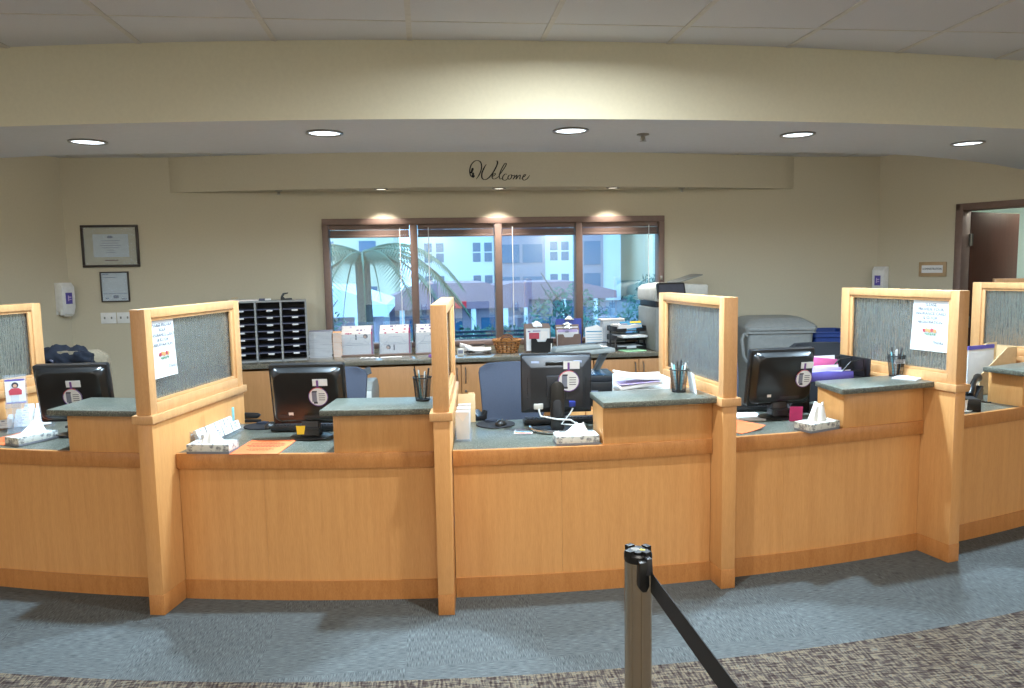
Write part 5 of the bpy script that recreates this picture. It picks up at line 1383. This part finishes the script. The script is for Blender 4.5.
def pavilion(name, label, loc, w, d, hw, hr, wall, roof):
    th = thing(name, label, 'building', loc)
    m = MB(); m.box(-w/2, w/2, 0, d, 0, hw); m.build('wall', wall, th)
    m = MB(); m.prism([(-w/2-.6, hw), (w/2+.6, hw), (w/2+.6, hw+.5), (w*.25, hw+hr), (-w*.25, hw+hr), (-w/2-.6, hw+.5)], -.8, d+.6, 'y'); m.build('roof', roof, th)
    for x in (-w*.4, -w*.15, w*.15, w*.4):
        m = MB(); m.box(x-.14, x+.14, -.75, -.5, 0, hw); m.build('column', 'facade_white', th)
    for x in (-w*.28, 0, w*.28):
        m = MB(); m.box(x-.5, x+.5, -.05, .05, .6, hw*.75); m.build('window', 'outdoor_glass', th)
    return th
pv = pavilion('entrance_pavilion', 'low entrance pavilion with a violet roof and red sign outside the second pane', (1.6, 44, -3), 7.5, 6, 2.3, 1.5, 'facade_violet', 'roof_violet')
m = MB(); m.box(-.7, .7, -.95, -.82, 2.35, 2.75); m.build('sign_board', 'sign_red', pv)
pavilion('low_building', 'low violet building with a pale roof outside the first pane', (-5.6, 34, -3), 6.5, 8, 2.6, 1.3, 'facade_violet', 'facade_white')
pavilion('carport', 'violet roofed low building outside the third pane, behind the tree', (8.2, 52, -3), 9, 6, 2.4, 1.2, 'facade_violet', 'roof_violet')
def tree(name, label, loc, h, r, seed, matn='leaf_green', n=420, squash=1.0):
    th = thing(name, label, 'tree', loc); rnd = random.Random(seed)
    m = MB(); m.tube([(0, 0, 0), (.05, 0, h*.3), (-.03, .05, h*.7)], [.12, .09, .04], 8)
    for k in range(6): a = rnd.random()*6.28; m.tube([(0, 0, h*(.4+.06*k)), (r*.6*math.cos(a), r*.6*math.sin(a), h*(.62+.06*k))], [.04, .012], 6)
    m.build('trunk', 'trunk_brown', th)
    m = MB()
    for k in range(n):
        a, u, q = rnd.random()*6.28, rnd.uniform(-1, 1), rnd.random()**.4
        s = math.sqrt(1-u*u); p = Vector((r*q*s*math.cos(a), r*q*s*math.sin(a), h*.62+squash*r*q*u))
        d1 = Vector((rnd.uniform(-1, 1), rnd.uniform(-1, 1), rnd.uniform(-1, 1))).normalized(); d2 = d1.orthogonal().normalized()
        L = r*rnd.uniform(.04, .085)
        m.add([p-d1*L, p+d2*L*.45, p+d1*L, p-d2*L*.45], [(0, 1, 2, 3)])
    m.build('foliage', matn, th, smooth=False)
tree('tree', 'dark leafy tree outside the third pane, above the file pockets', (3.55, 18.5, -3), 4.9, 1.15, 1, n=1300)
tree('tree', 'leafy tree outside the rightmost pane, behind the letter trays', (6.6, 20, -3), 5.0, 1.4, 2, n=1500)
tree('tree', 'tree outside the rightmost pane, behind the large copier', (9.2, 25, -3), 5.4, 1.7, 7, n=1500)
tree('shrub', 'dark shrub at the left edge of the window', (-3.0, 20, -3), 4.2, 1.2, 3, n=500)
# palm
th = thing('palm_tree', 'palm tree with hanging fronds outside the leftmost pane', 'tree', (-1.35, 16.5, -3))
m = MB(); m.tube([(0, 0, 0), (.05, 0, 2), (.0, 0, 5.0)], [.22, .18, .16], 10); m.build('trunk', 'trunk_brown', th)
rnd = random.Random(9)
for k in range(15):
    a = 2*PI*k/15+.2; L = 2.4+.5*rnd.random(); lift = rnd.uniform(.1, 1.0)
    m = MB(); spine = []
    for i in range(13):
        t = i/12; rr = L*(t-.12*t*t); z = 5.0+lift*1.3*t-(1.5+.9*rnd.random()*0)*t*t*1.3
        spine.append(Vector((rr*math.cos(a), rr*math.sin(a), z)))
    m.tube(spine, [.03*(1-.8*i/12) for i in range(13)], 5)
    side = Vector((-math.sin(a), math.cos(a), 0))
    for i in range(1, 13):
        for q in range(3):
            p = spine[i-1].lerp(spine[i], q/3)
            for s in (-1, 1):
                tip = p+side*s*.42*math.sin(PI*(.15+.8*i/13))+Vector((math.cos(a)*.2, math.sin(a)*.2, -.28))
                m.add([p, p+Vector((math.cos(a)*.05, math.sin(a)*.05, 0)), tip], [(0, 1, 2)])
    m.build('frond', 'palm_green', th, smooth=False)
# hedge and slatted screen
th = thing('hedge', 'low clipped hedge outside the second pane, below the violet roof', 'hedge', (1.2, 15.0, -3)); rnd = random.Random(6)
m = MB()
for k in range(2600):
    p = Vector((rnd.uniform(-1.6, 1.6), rnd.uniform(-.5, .5), 2.75+.6*rnd.random()+.12*math.sin(k)))
    d1 = Vector((rnd.uniform(-1, 1), rnd.uniform(-1, 1), rnd.uniform(-1, 1))).normalized(); d2 = d1.orthogonal().normalized(); L = rnd.uniform(.04, .10)
    m.add([p-d1*L, p+d2*L*.5, p+d1*L, p-d2*L*.5], [(0, 1, 2, 3)])
m.box(-1.55, 1.55, -.45, .45, 0, 2.9); m.build('foliage', 'leaf_green', th, smooth=False)
th = thing('slatted_screen', 'dark blue slatted screen outside the window, behind the basket', 'screen', (.95, 9.2, 0))
m = MB()
for k in range(9): m.box(-1.1, .55, -.02, .02, .45+.05*k, .478+.05*k)
m.build('slat', 'slat_navy', th)
for x in (-1.08, .53):
    m = MB(); m.box(x-.03, x+.03, .02, .07, -3, .9); m.build('post', 'slat_navy', th)
